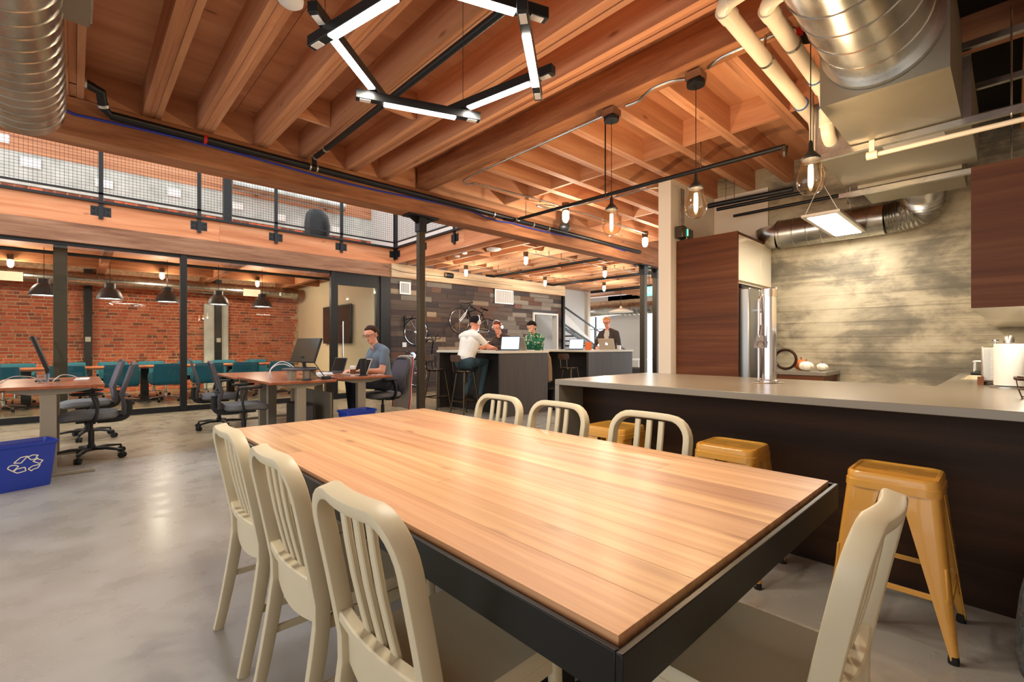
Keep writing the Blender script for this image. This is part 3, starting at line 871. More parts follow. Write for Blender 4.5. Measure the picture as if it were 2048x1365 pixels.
# fridge enclosure
FX, FY = 5.28, 2.04
fe = thing('tall_cabinet', 'tall dark walnut cabinet surround with cream doors above the refrigerator', 'cabinet', (FX, FY, 0))
MB().box(0, 0, 0, .025, .71, 2.455).build('side_panel', 'walnut_Y', fe)
MB().box(.025, .01, 2.43, 1.058, .71, 2.455).build('top_panel', 'walnut_Y', fe)
MB().box(.025, .04, 1.90, 1.058, .70, 2.43).build('carcass', 'white_gloss', fe)
MB().box(.032, .005, 1.925, .70, .035, 2.425).build('door', 'white_gloss', fe, bevel=.003)
MB().box(.706, .005, 1.925, 1.055, .035, 2.425).build('door', 'white_gloss', fe, bevel=.003)
MB().box(.94, .04, 0, 1.058, .7, 1.895).build('filler_panel', 'white_gloss', fe)
rf = thing('refrigerator', 'stainless steel refrigerator with tall bar handle set in walnut surround', 'refrigerator', (FX+.05, FY, 0))
MB().box(.0, .06, .05, .87, .68, 1.85).build('body', 'black_plastic', rf)
d1 = MB().box(.02, -.10, .05, .30, .055, 1.84).build('door', 'fridge_steel', rf, bevel=.02, seg=3)
d2 = MB().box(.31, -.10, .05, .86, .055, 1.84).build('door', 'fridge_steel', rf, bevel=.02, seg=3)
MB().tube([(.27, -.15, .5), (.27, -.15, 1.7)], .014, 10).bar((.27, -.15, .6), (.27, -.09, .6), .02, .02).bar((.27, -.15, 1.6), (.27, -.09, 1.6), .02, .02).build('handle', 'chrome', d1, smooth=True)
MB().tube([(.36, -.15, .5), (.36, -.15, 1.7)], .014, 10).bar((.36, -.15, .6), (.36, -.09, .6), .02, .02).bar((.36, -.15, 1.6), (.36, -.09, 1.6), .02, .02).build('handle', 'chrome', d2, smooth=True)
MB().box(.05, .0, 1.85, .2, .1, 1.875).build('hinge', 'black_plastic', rf)
nt1 = thing('paper_notice', 'small white printed notice stuck on the refrigerator door', 'paper', (FX+.415, FY-.102, 1.49))
MB().box(-.05, -.002, -.08, .05, 0, .08).build('sheet', 'paper', nt1)
pl = MB()
for k in range(8): pl.box(-.038, -.0028, .055-k*.016, .03-.012*(k % 3), -.0021, .060-k*.016)
pl.build('printed_lines', 'paper_print', nt1)
# shelf counter with white pumpkins by the concrete wall
kb = thing('back_cabinet', 'low counter with grey top between refrigerator and concrete wall', 'cabinet', (6.05, 1.66, 0))
MB().box(-.30, -.33, .88, .295, .26, .92).build('countertop', 'quartz', kb, bevel=.003)
MB().box(-.27, -.30, 0, .29, .25, .879).build('body', 'walnut_Y', kb)
MB().box(-.10, -.312, .62, .25, -.302, .80).build('drawer', 'fridge_steel', kb)
def pumpkin(x, y, z, r, mat, lb):
    t = thing('pumpkin', lb, 'pumpkin', (x, y, z), 0, 'little pumpkins beside the refrigerator')
    loops = []
    for i in range(9):
        a = -PI/2+PI*i/8
        loops.append([(r*max(.12, math.cos(a))*(1-.10*abs(math.sin(4*q*PI/16)))*math.cos(2*PI*q/32), r*max(.12, math.cos(a))*(1-.10*abs(math.sin(4*q*PI/16)))*math.sin(2*PI*q/32), r*.72*(1+math.sin(a))) for q in range(32)])
    MB().rings(loops).build('body', mat, t, smooth=True)
    MB().tube([(0, 0, r*1.38), (.004, 0, r*1.55), (.012, 0, r*1.72)], [.012, .008, .007], 6).build('stem', 'cardboard', t)
pumpkin(5.90, 1.55, .92, .075, 'pumpkin_white', 'round white pumpkin in front on the low counter by the concrete wall')
pumpkin(6.03, 1.43, .92, .06, 'pumpkin_white', 'smaller white pumpkin at the counter edge by the concrete wall')
pumpkin(6.12, 1.66, .92, .085, 'pumpkin_orange', 'orange pumpkin behind the white ones by the concrete wall')
wt = thing('round_wreath', 'dark round wreath leaning beside the pumpkins by the refrigerator', 'wreath', (5.98, 1.78, .92))
MB().tube([(.0, .11*math.cos(2*PI*k/20), .125+.11*math.sin(2*PI*k/20)) for k in range(20)], .015, 8, closed=True).build('ring', 'dark_bronze', wt, smooth=True)
# beer tap tower
bt = thing('tap_tower', 'chrome drinks tap tower with drip plate on the counter', 'tap', (3.53, 1.17, CT), R(-46))
MB().box(-.095, -.05, 0, .095, .05, .006).build('drip_plate', 'steel_brushed', bt, bevel=.002)
MB().lathe([(.055, .006), (.055, .02), (.046, .024), (.046, .60), (.05, .605), (.05, .655), (.044, .662), (0, .663)], 28, (.018, .0, 0)).build('column', 'chrome', bt, smooth=True)
MB().lathe([(.052, .60), (.052, .65)], 28, (.018, 0, 0)).build('collar', 'steel_brushed', bt, smooth=True)
MB().tube([(-.058, -.01, .02), (-.058, -.01, .56), (-.05, -.01, .60), (-.02, -.005, .62)], .008, 10).build('side_pipe', 'chrome', bt, smooth=True)
MB().box(-.095, -.055, .245, -.045, -.02, .33).tube([(-.07, -.04, .29), (-.07, -.085, .285), (-.07, -.10, .262)], .008, 8).bar((-.07, -.05, .32), (-.07, -.075, .40), .01, .016).build('faucet', 'chrome', bt, smooth=True)
# paper towel
pt = thing('paper_towel_holder', 'roll of white paper towel on a steel stand on the counter', 'paper towel', (4.20, .012, CT))
MB().lathe([(.085, 0), (.085, .01), (.02, .014)], 24).build('stand_base', 'steel_brushed', pt, smooth=True)
MB().lathe([(.02, .016), (.064, .016), (.066, .02), (.066, .268), (.064, .272), (.02, .272)], 28).build('paper_roll', 'paper', pt, smooth=True)
MB().lathe([(.018, .0), (.018, .272), (.024, .276), (.024, .31), (.018, .322), (0, .324)], 18).build('post', 'steel_brushed', pt, smooth=True)
# toaster oven with louvred side
to = thing('toaster_oven', 'silver toaster oven with louvred side behind the paper towel roll', 'toaster oven', (4.55, .055, CT))
MB().box(-.14, -.24, .02, .26, .085, .255).build('body', 'aluminium', to, bevel=.012)
for k in range(14): MB().bar((-.1415, -.19, .045+k*.014), (-.1415, .04, .045+k*.014), .004, .005).build('louvre', 'white_plastic', to)
MB().box(-.12, .06, 0, -.09, .08, .02).box(.2, .06, 0, .23, .08, .02).box(-.12, -.22, 0, -.09, -.2, .02).box(.2, -.22, 0, .23, -.2, .02).build('feet', 'black_rubber', to)
MB().lathe([(.014, 0), (.014, .012), (.006, .018), (.006, .03), (.018, .036), (.018, .046), (0, .05)], 14, (.0, .02, .255)).build('knob', 'chrome', to, smooth=True)
MB().box(-.18, .07, 0, -.155, .10, .055).build('tray_handle', 'cardboard', to)
# dish rack
dk = thing('dish_rack', 'white wire dish rack with black tray beside the sink', 'dish rack', (6.02, .13, CT))
MB().box(-.2, -.22, .004, .2, .12, .025).build('tray', 'black_plastic', dk, bevel=.006)
w_ = MB()
for k in range(7):
    xx = -.18+.06*k; w_.tube([(xx, -.2, .03), (xx, -.2, .12), (xx, .10, .12), (xx, .10, .03)], .003, 6)
w_.tube([(-.19, .105, .12), (.19, .105, .12)], .004, 6).tube([(-.19, -.205, .12), (.19, -.205, .12)], .004, 6)
w_.build('wire_frame', 'white_plastic', dk)
kn = thing('black_cup', 'small black cup standing in the dish rack', 'cup', (5.98, .05, CT+.125))
MB().lathe([(.03, 0), (.036, .08), (.033, .08), (.028, .005)], 16).build('body', 'black_plastic', kn, smooth=True)
MB().tube([(.034, 0, .065), (.06, 0, .06), (.06, 0, .025), (.032, 0, .02)], .005, 6).build('handle', 'black_plastic', kn)
# wire basket
bk = thing('wire_basket', 'dark bronze wire basket with wooden tray at the counter end', 'basket', (3.40, -.115, CT))
def sq(h, z, r=.02): return [(p[0], p[1], z) for p in rrect(h, h, r, 3)]
w_ = MB()
for (h, z) in ((.16, .006), (.185, .05), (.20, .095)): w_.tube(sq(h, z, .03), .003, 6, True)
for k in range(4):
    for q in (-.05, 0, .05):
        ca, sa = math.cos(k*PI/2), math.sin(k*PI/2)
        pp = [(.08, q, .006), (.093, q, .05), (.10, q, .095)]
        w_.tube([(x*ca-y*sa, x*sa+y*ca, z) for (x, y, z) in pp], .002, 6)
w_.build('wires', 'dark_bronze', bk)
MB().tube(sq(.205, .10, .03), .007, 8, True).build('rim', 'dark_bronze', bk, smooth=True)
MB().box(-.07, -.07, .002, .07, .07, .012).build('tray', 'cherry', bk)
jr = thing('spice_jar', 'little dark jar standing inside the wire basket', 'jar', (3.41, -.11, CT+.012))
MB().lathe([(.02, 0), (.024, .01), (.024, .055), (.016, .066), (.016, .07), (0, .07)], 14).build('body', 'dark_gloss', jr, smooth=True)
MB().lathe([(.018, .07), (.018, .086), (0, .087)], 14).build('lid', 'chrome', jr, smooth=True)

# ================================================================ HIGH BAR TABLES
def bar_table(x0, x1, y0, y1, lb):
    cx, cy = (x0+x1)/2, (y0+y1)/2
    t = thing('high_bar_table', lb, 'table', (cx, cy, 0), 0, 'high communal bar tables')
    a, b = (x1-x0)/2, (y1-y0)/2
    MB().box(-a-.02, -b-.02, 1.072, a+.02, b+.02, 1.112).build('tabletop', 'bar_top', t, bevel=.003)
    MB().box(-a, -b, 0, a, -b+.05, 1.071).build('end_panel', 'bar_panel', t)
    MB().box(-a, b-.05, 0, a, b, 1.071).build('end_panel', 'bar_panel', t)
    MB().box(-.30, -b+.05, 0, .30, b-.05, 1.071).build('centre_panel', 'bar_dark', t)
    MB().bar((-a+.05, -b+.05, .25), (-a+.05, b-.05, .25), .03, .03).build('foot_rail', 'black_steel', t)
    return t
bar_table(5.16, 6.31, 5.79, 7.62, 'brown high bar table with pale top where the white-shirted man works')
bar_table(7.48, 9.05, 5.76, 7.5, 'grey-brown high bar table with pale top where the blazer man stands')
def make_barstool():
    t = thing('bar_stool', '', 'stool')
    MB().lathe([(0, .745), (.15, .745), (.17, .75), (.175, .758), (.17, .768), (.1, .764), (0, .762)], 24).build('seat', 'gunmetal', t, smooth=True)
    for sx in (-1, 1):
        for sy in (-1, 1):
            lg = MB().tube([(sx*.10, sy*.10, .745), (sx*.185, sy*.185, .01)], [.017, .012], 10).build('leg', 'gunmetal', t, smooth=True)
            MB().lathe([(.016, 0), (.016, .02), (.012, .025)], 10, (sx*.186, sy*.186, 0)).build('foot_pad', 'black_rubber', lg)
    z = .24; q = .16
    for (a, b) in (((-q, -q), (q, -q)), ((q, -q), (q, q)), ((q, q), (-q, q)), ((-q, q), (-q, -q))):
        MB().bar((a[0], a[1], z), (b[0], b[1], z), .012, .022).build('footrest', 'gunmetal', t)
    for s in (-1, 1):
        MB().sweep(smoothpath([(s*.075, -.02, .735), (s*.075, -.17, .74), (s*.08, -.20, .80), (s*.085, -.215, 1.0)], 4), rrect(.022, .007, .002, 1), up0=(1, 0, 0)).build('back_strap', 'gunmetal', t)
    pts = [(x, -.21-.03*math.cos(x/.14*PI/2)+.035, 0) for x in (-.135, -.09, -.045, 0, .045, .09, .135)]
    loops = [[(p[0], p[1]-.006, .925+.018*(abs(p[0]) > .12)), (p[0], p[1]+.006, .925+.018*(abs(p[0]) > .12)), (p[0], p[1]+.002, 1.045-.018*(abs(p[0]) > .12)), (p[0], p[1]-.010, 1.045-.018*(abs(p[0]) > .12))] for p in pts]
    MB().rings([[(x, y-.035, z) for (x, y, z) in l] for l in loops]).build('backrest', 'stool_wood', t, smooth=True)
    return t
bs0 = make_barstool()
bg = 'bar stools with small curved backrests'
for i, (x, y, a, lb) in enumerate([(4.98, 6.52, -88, 'bar stool with curved backrest the white-shirted man sits on'),
        (4.98, 7.38, -80, 'empty bar stool with curved backrest beside the steel column and bicycle'),
        (7.30, 6.08, -90, 'bar stool with curved backrest at the blazer man\'s bar table'),
        (6.55, 6.42, 90, 'bar stool under the woman in the green blouse'),
        (6.55, 7.28, 90, 'bar stool under the man with headphones')]):
    if i == 0: bs0.location = (x, y, 0); bs0.rotation_euler = (0, 0, R(a)); bs0['label'] = lb; bs0['group'] = bg
    else: dup(bs0, (x, y, 0), R(a), lb, bg)

# ================================================================ DESKS
def make_desk(x0, x1, y0, y1, h, lb, grp):
    cx, cy = (x0+x1)/2, (y0+y1)/2
    t = thing('office_desk', lb, 'desk', (cx, cy, 0), 0, grp)
    a, b = (x1-x0)/2, (y1-y0)/2
    MB().box(-a, -b, h-.03, a, b, h).build('desktop', 'cherry', t, bevel=.006)
    for s in (-1, 1):
        yy = s*(b-.16)
        MB().prism([(-a+.12, h-.031), (a-.08, h-.031), (a-.10, h-.055), (.12, h-.085), (-.12, h-.085), (-a+.12, h-.05)], yy-.035, yy+.035, 'Y').build('arm', 'desk_leg', t)
        MB().box(-.055, yy-.04, .03, .055, yy+.04, h-.085).build('leg', 'desk_leg', t, bevel=.004)
        MB().box(-.32, yy-.045, 0, .32, yy+.045, .03).build('foot', 'desk_leg', t, bevel=.006)
    MB().box(-.02, -b+.3, h-.10, .02, b-.3, h-.04).build('crossbar', 'black_steel', t)
    return t
gd_ = 'cherry-topped office desks'
make_desk(-.56, .21, 5.87, 7.35, .84, 'cherry-topped desk behind the large blue recycling bin', gd_)
make_desk(-1.38, -.61, 5.87, 7.35, .84, 'cherry-topped desk at the edge of the picture beside the bin desk', gd_)
make_desk(1.62, 2.385, 5.74, 7.2, .78, 'cherry-topped desk carrying the monitor on the round riser', gd_)
make_desk(2.42, 3.18, 5.80, 7.2, .795, 'cherry-topped desk where the man in the grey tee types', gd_)
make_desk(1.62, 2.385, 7.28, 8.7, .76, 'cherry-topped desk behind the monitor desk, toward the glass wall', gd_)
make_desk(2.42, 3.18, 7.28, 8.7, .76, 'cherry-topped desk behind the typing man, toward the glass wall', gd_)
for (x, y0, y1, h, lb) in ((2.40, 5.95, 7.1, .60, 'beige privacy panel hanging between the middle desks'), (-.585, 6.0, 7.2, .62, 'beige privacy panel under the bin desk')):
    tag(MB().box(-.009, -(y1-y0)/2, .0, .009, (y1-y0)/2, h).build('modesty_panel', 'modesty', loc=(x, (y0+y1)/2, 0), bevel=.003), lb, 'panel')

# ================================================================ MESH TASK CHAIRS (face +Y)
def make_taskchair():
    t = thing('task_chair', '', 'chair')
    for k in range(5):
        a = R(90+72*k)
        ca, sa = math.cos(a), math.sin(a)
        pts = [(.03*ca, .03*sa, .10), (.16*ca, .16*sa, .105), (.30*ca, .30*sa, .085)]
        sp = MB().sweep(pts, rrect(.05, .028, .01, 2), scales=[1.1, 1, .72]).build('base_arm', 'black_plastic', t, smooth=True)
        cs = MB()
        for s in (-1, 1):
            cs.tube([(.31*ca-s*.008*sa, .31*sa+s*.008*ca, .03), (.31*ca-s*.026*sa, .31*sa+s*.026*ca, .03)], .03, 14)
        cs.tube([(.30*ca, .30*sa, .09), (.31*ca, .31*sa, .055)], .010, 8)
        cs.build('caster', 'black_rubber', sp, smooth=True)
    MB().lathe([(.035, .08), (.035, .14), (.026, .15), (.026, .30), (.016, .30), (.016, .40)], 16).build('gas_lift', 'black_plastic', t, smooth=True)
    MB().box(-.09, -.12, .385, .09, .12, .425).box(-.30, .03, .395, -.09, .05, .41).build('mechanism', 'black_plastic', t, bevel=.01)
    loops = []
    for (sc, z) in ((.90, .425), (1.0, .445), (1.0, .475), (.96, .495), (.8, .502), (.3, .498)):
        loops.append([(p[0]*sc, p[1]*sc+.02, z-.02*max(0, p[1]*sc-.12)/.12) for p in rrect(.50, .48, .13, 5)])
    MB().rings(loops).build('seat', 'seat_grey', t, smooth=True)
    # back frame: tapered loop, bent at the lumbar
    def yk(z):
        return -.235 - .07*math.sin(PI*min(1, max(0, (z-.40)/.24)))*0.6 - max(0, z-.62)*.30
    outl = [(-.15, .47), (-.19, .56), (-.205, .66), (-.21, .78), (-.205, .90), (-.18, .985), (-.12, 1.005), (0, 1.01)]
    path = [(x, yk(z), z) for (x, z) in outl] + [(-x, yk(z), z) for (x, z) in reversed(outl[:-1])] + [(.06, yk(.455), .452), (-.06, yk(.455), .452)]
    MB().sweep(path, rrect(.034, .030, .009, 2), closed=True, up0=(1, 0, 0)).build('back_frame', 'graphite', t, smooth=True)
    loops = []
    for z, w in ((.47, .14), (.56, .18), (.66, .195), (.78, .198), (.90, .193), (.975, .17), (1.0, .11)):
        loops.append([(w*math.cos(R(180*k/8)), yk(z)+.012-.02*math.sin(R(180*k/8)), z) for k in range(9)])
    mm = MB(); n = 9
    vs_ = [q for l in loops for q in l]; mm.add(vs_, [(i*n+j, i*n+j+1, (i+1)*n+j+1, (i+1)*n+j) for i in range(6) for j in range(8)])
    o = mm.build('back_mesh', 'mesh_grey', t, smooth=True)
    so = o.modifiers.new('solid', 'SOLIDIFY'); so.thickness = .004
    MB().sweep(smoothpath([(-.20, yk(.66)-.01, .66), (-.1, yk(.66)-.045, .655), (0, yk(.66)-.05, .655), (.1, yk(.66)-.045, .655), (.20, yk(.66)-.01, .66)], 3), rrect(.05, .014, .005, 2), up0=(0, 0, 1)).build('lumbar_bar', 'black_plastic', t, smooth=True)
    MB().sweep(smoothpath([(0, -.05, .405), (0, -.24, .41), (0, -.30, .47), (0, -.30, .60)], 4), rrect(.08, .03, .01, 2), up0=(1, 0, 0)).build('back_stem', 'black_plastic', t, smooth=True)
    for s in (-1, 1):
        am = MB().sweep(smoothpath([(s*.20, -.02, .415), (s*.285, -.03, .43), (s*.295, -.05, .55), (s*.285, -.01, .69)], 4), rrect(.055, .024, .009, 2), up0=(0, 1, 0)).build('arm_post', 'black_plastic', t, smooth=True)
        MB().rings([[(s*.285+p[0], p[1]+.03, z) for p in rrect(.085*sc, .26*sc, .036, 4)] for sc, z in ((.85, .69), (1, .698), (1, .712), (.88, .72))]).build('arm_pad', 'black_plastic', am, smooth=True)
    return t
tc0 = make_taskchair()
tg = 'black mesh task chairs at the desks'
for i, (x, y, a, lb) in enumerate([(.13, 6.72, 88, 'black mesh task chair tucked at the desk behind the blue bin'),
        (.12, 8.2, 93, 'black mesh task chair beyond the one at the bin desk'),
        (1.52, 6.45, -96, 'black mesh task chair pulled up to the monitor desk'),
        (1.55, 7.95, -98, 'black mesh task chair at the desk behind, toward the glass wall'),
        (3.43, 6.55, 92, 'black task chair draped with a grey jacket, under the typing man')]):
    if i == 0: tc0.location = (x, y, 0); tc0.rotation_euler = (0, 0, R(a)); tc0['label'] = lb; tc0['group'] = tg
    else: dup(tc0, (x, y, 0), R(a), lb, tg)
# jacket hung on the man's chair back
jk = thing('jacket', 'light grey jacket with red lining hung over a task chair back', 'jacket', (3.43, 6.55, 0), R(92))
def jl(off, z): 
    y = -.29-off-max(0, z-.62)*.24
    return y
lo = []
for (w, z, off) in ((.12, 1.045, .0), (.21, 1.03, .015), (.235, .95, .03), (.24, .80, .04), (.25, .60, .055), (.25, .40, .05), (.24, .22, .03)):
    lo.append([(w*math.cos(R(180*k/12)), jl(off, z)-.05*math.sin(R(180*k/12))-.008*math.sin(k*2.1+z*9), z) for k in range(13)])
mm = MB(); n = 13
mm.add([q for l in lo for q in l], [(i*n+j, i*n+j+1, (i+1)*n+j+1, (i+1)*n+j) for i in range(len(lo)-1) for j in range(12)])
o = mm.build('shell', 'jacket_grey', jk, smooth=True); so = o.modifiers.new('solid', 'SOLIDIFY'); so.thickness = .018
for s in (-1, 1):
    MB().tube([(s*w, jl(off, z)+.012, z) for (w, z, off) in ((.21, 1.03, .015), (.235, .95, .03), (.24, .80, .04), (.25, .60, .055), (.25, .40, .05), (.24, .22, .03))], .010, 6).build('lining_edge', 'red_trim', jk)

# ================================================================ MEETING ROOM
mt = thing('meeting_table', 'long brown wood meeting table behind the glass wall', 'table', (1.9, 13.35, 0))
MB().box(-3.3, -.55, .71, 2.4, .55, .75).build('tabletop', 'cherry', mt, bevel=.006)
for x in (-2.6, -.75, .95, 1.9):
    MB().box(x-.07, -.10, 0, x+.07, .10, .709).build('leg', 'black_steel', mt)
    MB().box(x-.3, -.4, 0, x+.3, .4, .03).build('foot', 'black_steel', mt)
def make_teal():
    t = thing('meeting_chair', '', 'chair')
    for k in range(5):
        a = R(90+72*k); ca, sa = math.cos(a), math.sin(a)
        sp = MB().sweep([(.02*ca, .02*sa, .12), (.15*ca, .15*sa, .105), (.29*ca, .29*sa, .075)], rrect(.028, .018, .005, 1)).build('base_arm', 'chrome', t, smooth=True)
        MB().tube([(.30*ca-.015*sa, .30*sa+.015*ca, .028), (.30*ca+.015*sa, .30*sa-.015*ca, .028)], .028, 12).build('caster', 'black_rubber', sp)
    MB().lathe([(.03, .10), (.03, .2), (.02, .21), (.02, .38)], 14).build('gas_lift', 'chrome', t, smooth=True)
    MB().rings([[(p[0]*sc, p[1]*sc+.02, z) for p in rrect(.50, .48, .08, 4)] for sc, z in ((.9, .36), (1, .38), (1, .45), (.95, .47))]).build('seat', 'teal_fabric', t, smooth=True)
    lo = []
    for z, w, y in ((.37, .25, -.21), (.46, .265, -.225), (.60, .265, -.245), (.74, .26, -.265), (.82, .25, -.275)):
        lo.append([(w*math.cos(R(180+180*k/10)) if True else 0, y-.05*math.sin(R(180*k/10))*.8, z) for k in range(11)])
    mm = MB(); n = 11
    mm.add([q for l in lo for q in l], [(i*n+j, i*n+j+1, (i+1)*n+j+1, (i+1)*n+j) for i in range(4) for j in range(10)])
    o = mm.build('backrest', 'teal_fabric', t, smooth=True); so = o.modifiers.new('solid', 'SOLIDIFY'); so.thickness = .05; so.offset = 0
    for s in (-1, 1):
        MB().rings([[(s*.265+x, y, z) for (y, z, x) in ((-.24, .40, -.02), (-.24, .66, -.02), (-.05, .64, -.02), (.16, .60, -.02), (.20, .56, -.02), (.16, .40, -.02))],
                    [(s*.265+x, y, z) for (y, z, x) in ((-.24, .40, .02), (-.24, .66, .02), (-.05, .64, .02), (.16, .60, .02), (.20, .56, .02), (.16, .40, .02))]]).build('arm', 'teal_fabric', t, bevel=.012)
    return t
te0 = make_teal()
first = True
for (xs, y, a, side) in (((-.95, -.1, .72, 1.45, 2.2, 2.95, 3.75), 12.55, 0, 'near'), ((-.9, -.1, .65, 1.40, 2.2, 2.95, 3.75), 14.15, 180, 'far')):
    for i, x in enumerate(xs):
        lb = 'teal tub chair with its back to the glass wall, at the meeting table' if side == 'near' else 'teal tub chair between the meeting table and the brick wall'
        g = 'teal chairs on the glass side of the meeting table' if side == 'near' else 'teal chairs on the brick side of the meeting table'
        aa = R(a+random.uniform(-9, 9))
        if first: te0.location = (x, y, 0); te0.rotation_euler = (0, 0, aa); te0['label'] = lb; te0['group'] = g; first = False
        else: dup(te0, (x, y, 0), aa, lb, g)
tv = thing('television', 'large dark flat television on the meeting room end wall', 'television', (5.24, 12.6, 1.78))
MB().box(-.03, -.92, -.52, .0, .92, .52).build('bezel', 'black_plastic', tv, bevel=.006)
MB().box(-.034, -.89, -.49, -.0305, .89, .49).build('screen', 'screen_off', tv)
MB().box(.0, -.3, -.2, .055, .3, .2).build('wall_mount', 'black_steel', tv)
def make_shade():
    t = thing('pendant_lamp', 'dark bell-shaped pendant lamp hanging over the meeting table', 'lamp', (0, 0, 0), 0, 'bell pendants over the meeting table')
    MB().lathe([(.235, 0), (.235, .012), (.22, .06), (.19, .14), (.14, .21), (.10, .24), (.098, .25), (.095, .34), (.085, .345), (.085, .33), (.09, .25), (.13, .205), (.18, .135), (.21, .06), (.225, .005)], 32, caps=False).build('shade', 'graphite', t, smooth=True)
    MB().lathe([(0, .022), (.222, .022), (.222, .026), (0, .026)], 28).build('diffuser', 'shade_lamp', t)
    MB().tube([(0, 0, .34), (0, 0, .98)], .006, 6).build('cord', 'black_plastic', t)
    return t
sh0 = make_shade()
for i, q in enumerate((-.0337, .042, .1177, .1939, .268, -.11)):
    p = (q*13.35, 13.35, 2.21)
    o = sh0 if i == 0 else dup(sh0, p, 0)
    o.location = p
    if i == 0: lamp('pendant_light', 'SPOT', (0, 0, .015), 90, (1.0, .78, .52), o, (0, 0, 0), .12, spot=R(150))

# ================================================================ COLUMNS AND RAILINGS
def column(x, y, w, top, lb, bracket=True):
    t = thing('steel_column', lb, 'column', (x, y, 0), 0, 'square steel columns under the timber beam')
    MB().box(-w/2, -w/2, .012, w/2, w/2, top-.02).build('shaft', 'column_steel', t, bevel=.006)
    bp_ = MB().box(-.1, -.1, 0, .1, .1, .012).build('base_plate', 'black_steel', t)
    for q in (.12, .17, .24):
        MB().lathe([(.008, 0), (.008, .008), (0, .009)], 8, (0, 0, 0), 'Y').build('bolt', 'chrome', t, loc=(-.01, -w/2-.006, q))
    if bracket:
        MB().box(-.22, -.09, top-.02, .22, .09, top).prism([(-.2, top-.021), (.2, top-.021), (.06, top-.10), (-.06, top-.10)], -.006, .006, 'Y').box(-w/2-.012, -w/2-.012, top-.20, w/2+.012, w/2+.012, top-.021).build('cap_plate', 'black_steel', t)
    return t
column(3.27, 5.22, .085, ZB, 'dark steel column standing between the desks and the bar stools')
column(8.62, 5.22, .11, ZB, 'dark steel column behind the end of the bar counter', True)
column(9.25, 5.3, .11, ZB, 'second dark steel column closer to the white wall end', True)
column(-.17, 10.75, .17, 3.2, 'broad dark column standing just inside the glass wall', False)
for x, lb in ((.243, 'slim dark column against the brick wall'), (3.03, 'dark column with pale sides against the brick wall')):
    t = thing('wall_column', lb, 'column', (x, 15.66, 0), 0, 'columns against the brick wall')
    MB().box(-.08, -.06, 0, .08, .11, 3.1).build('shaft', 'black_steel', t)
    if x > 1: MB().box(-.34, .02, 0, -.09, .11, 2.4).box(.09, .02, 0, .26, .11, 2.4).build('pilaster', 'concrete_upper', t)
    MB().box(-.05, -.068, 1.3, .05, -.06, 1.42).build('tag_plate', 'aluminium', t)

def railing(pts, axis, fixed, lb):
    """guard rail with posts bolted to the rim board, wire mesh infill"""
    t = thing('guard_rail', lb, 'railing', (0, 0, 0), 0, 'black mesh guard rails of the loft')
    P = lambda u, d, z: (u, fixed+d, z) if axis == 'X' else (fixed+d, u, z)
    a, b = pts[0], pts[-1]
    for u in pts:
        po = MB().bar(P(u, -.05, ZT+.12), P(u, -.05, 4.62), .06, .03, up=P(0, 1, 0) if axis == 'X' else (1, 0, 0)).build('post', 'black_steel', t)
        pl_ = MB().box(*(list(map(min, P(u-.13, -.032, ZT+.17), P(u+.13, -.018, ZT+.33))) + list(map(max, P(u-.13, -.032, ZT+.17), P(u+.13, -.018, ZT+.33))))).build('post_plate', 'black_steel', po)
        for du in (-.09, .09):
            for dz in (.21, .29):
                c_ = P(u+du, -.038, ZT+dz)
                MB().ball(c_, .011, 8, 6).build('bolt', 'black_steel', po)
    MB().bar(P(a, -.05, 4.62), P(b, -.05, 4.62), .05, .03).build('top_rail', 'black_steel', t)
    MB().bar(P(a, -.05, 3.72), P(b, -.05, 3.72), .03, .03).build('bottom_rail', 'black_steel', t)
    w = MB()
    u = a
    while u < b:
        w.bar(P(u, -.05, 3.72), P(u, -.05, 4.62), .004, .004); u += .05
    z = 3.77
    while z < 4.6:
        w.bar(P(a, -.047, z), P(b, -.047, z), .004, .004); z += .05
    w.build('wire_mesh', 'black_steel', t, kind='stuff')
    MB().box(*(list(map(min, P(a, -.10, 3.56), P(b, .06, 3.60))) + list(map(max, P(a, -.10, 3.56), P(b, .06, 3.60))))).build('kerb_angle', 'black_steel', t)
    return t
railing([-2.42, -1.05, .32, 1.69, 3.02, 4.39, 5.72], 'X', 10.36, 'black mesh guard rail along the loft edge above the glass wall')
railing([5.5, 6.66, 7.86, 9.05, 10.22], 'Y', 5.77, 'black mesh guard rail along the loft side above the bar tables')
# papers on the loft wall, sack chair, banner
for i, (x, z, w, h) in enumerate([(-.75, 5.5, .34, .22), (.55, 5.32, .34, .2), (2.0, 5.42, .30, .22), (3.55, 5.36, .28, .2), (4.75, 5.25, .28, .2), (5.6, 5.2, .3, .2), (6.5, 5.15, .28, .22), (-1.2, 5.95, .22, .2)]):
    tag(MB().box(-w/2, -.004, -h/2, w/2, .004, h/2).build('paper_sheet', 'paper', loc=(x, YB-.06, z)), 'white paper sheet pinned on the loft wall', 'paper', 'papers pinned up on the loft wall')
bb = thing('bean_bag', 'glossy black bean bag slumped behind the loft railing', 'bean bag', (4.05, 10.85, 3.56))
MB().rings([[(sx*math.cos(2*PI*k/18)*(1+.05*math.sin(3*k)), sy*math.sin(2*PI*k/18), z) for k in range(18)] for sx, sy, z in ((.22, .2, 0), (.26, .24, .1), (.27, .24, .4), (.24, .2, .62), (.15, .12, .74), (.03, .03, .77))]).build('body', 'bag_black', bb, smooth=True)
tag(MB().box(-.01, -.2, -.35, .01, .2, .35).build('blue_banner', 'banner_blue', loc=(7.76, 9.9, 4.3)), 'blue banner on the white loft wall behind the railing', 'banner')
ld = thing('loft_duct', 'pale round duct high on the loft wall', 'duct', (5.2, 15.3, 5.85))
MB().lathe([(.16, -1.9), (.16, 1.4)], 20, axis='X').build('pipe', 'galvanised', ld, smooth=True)
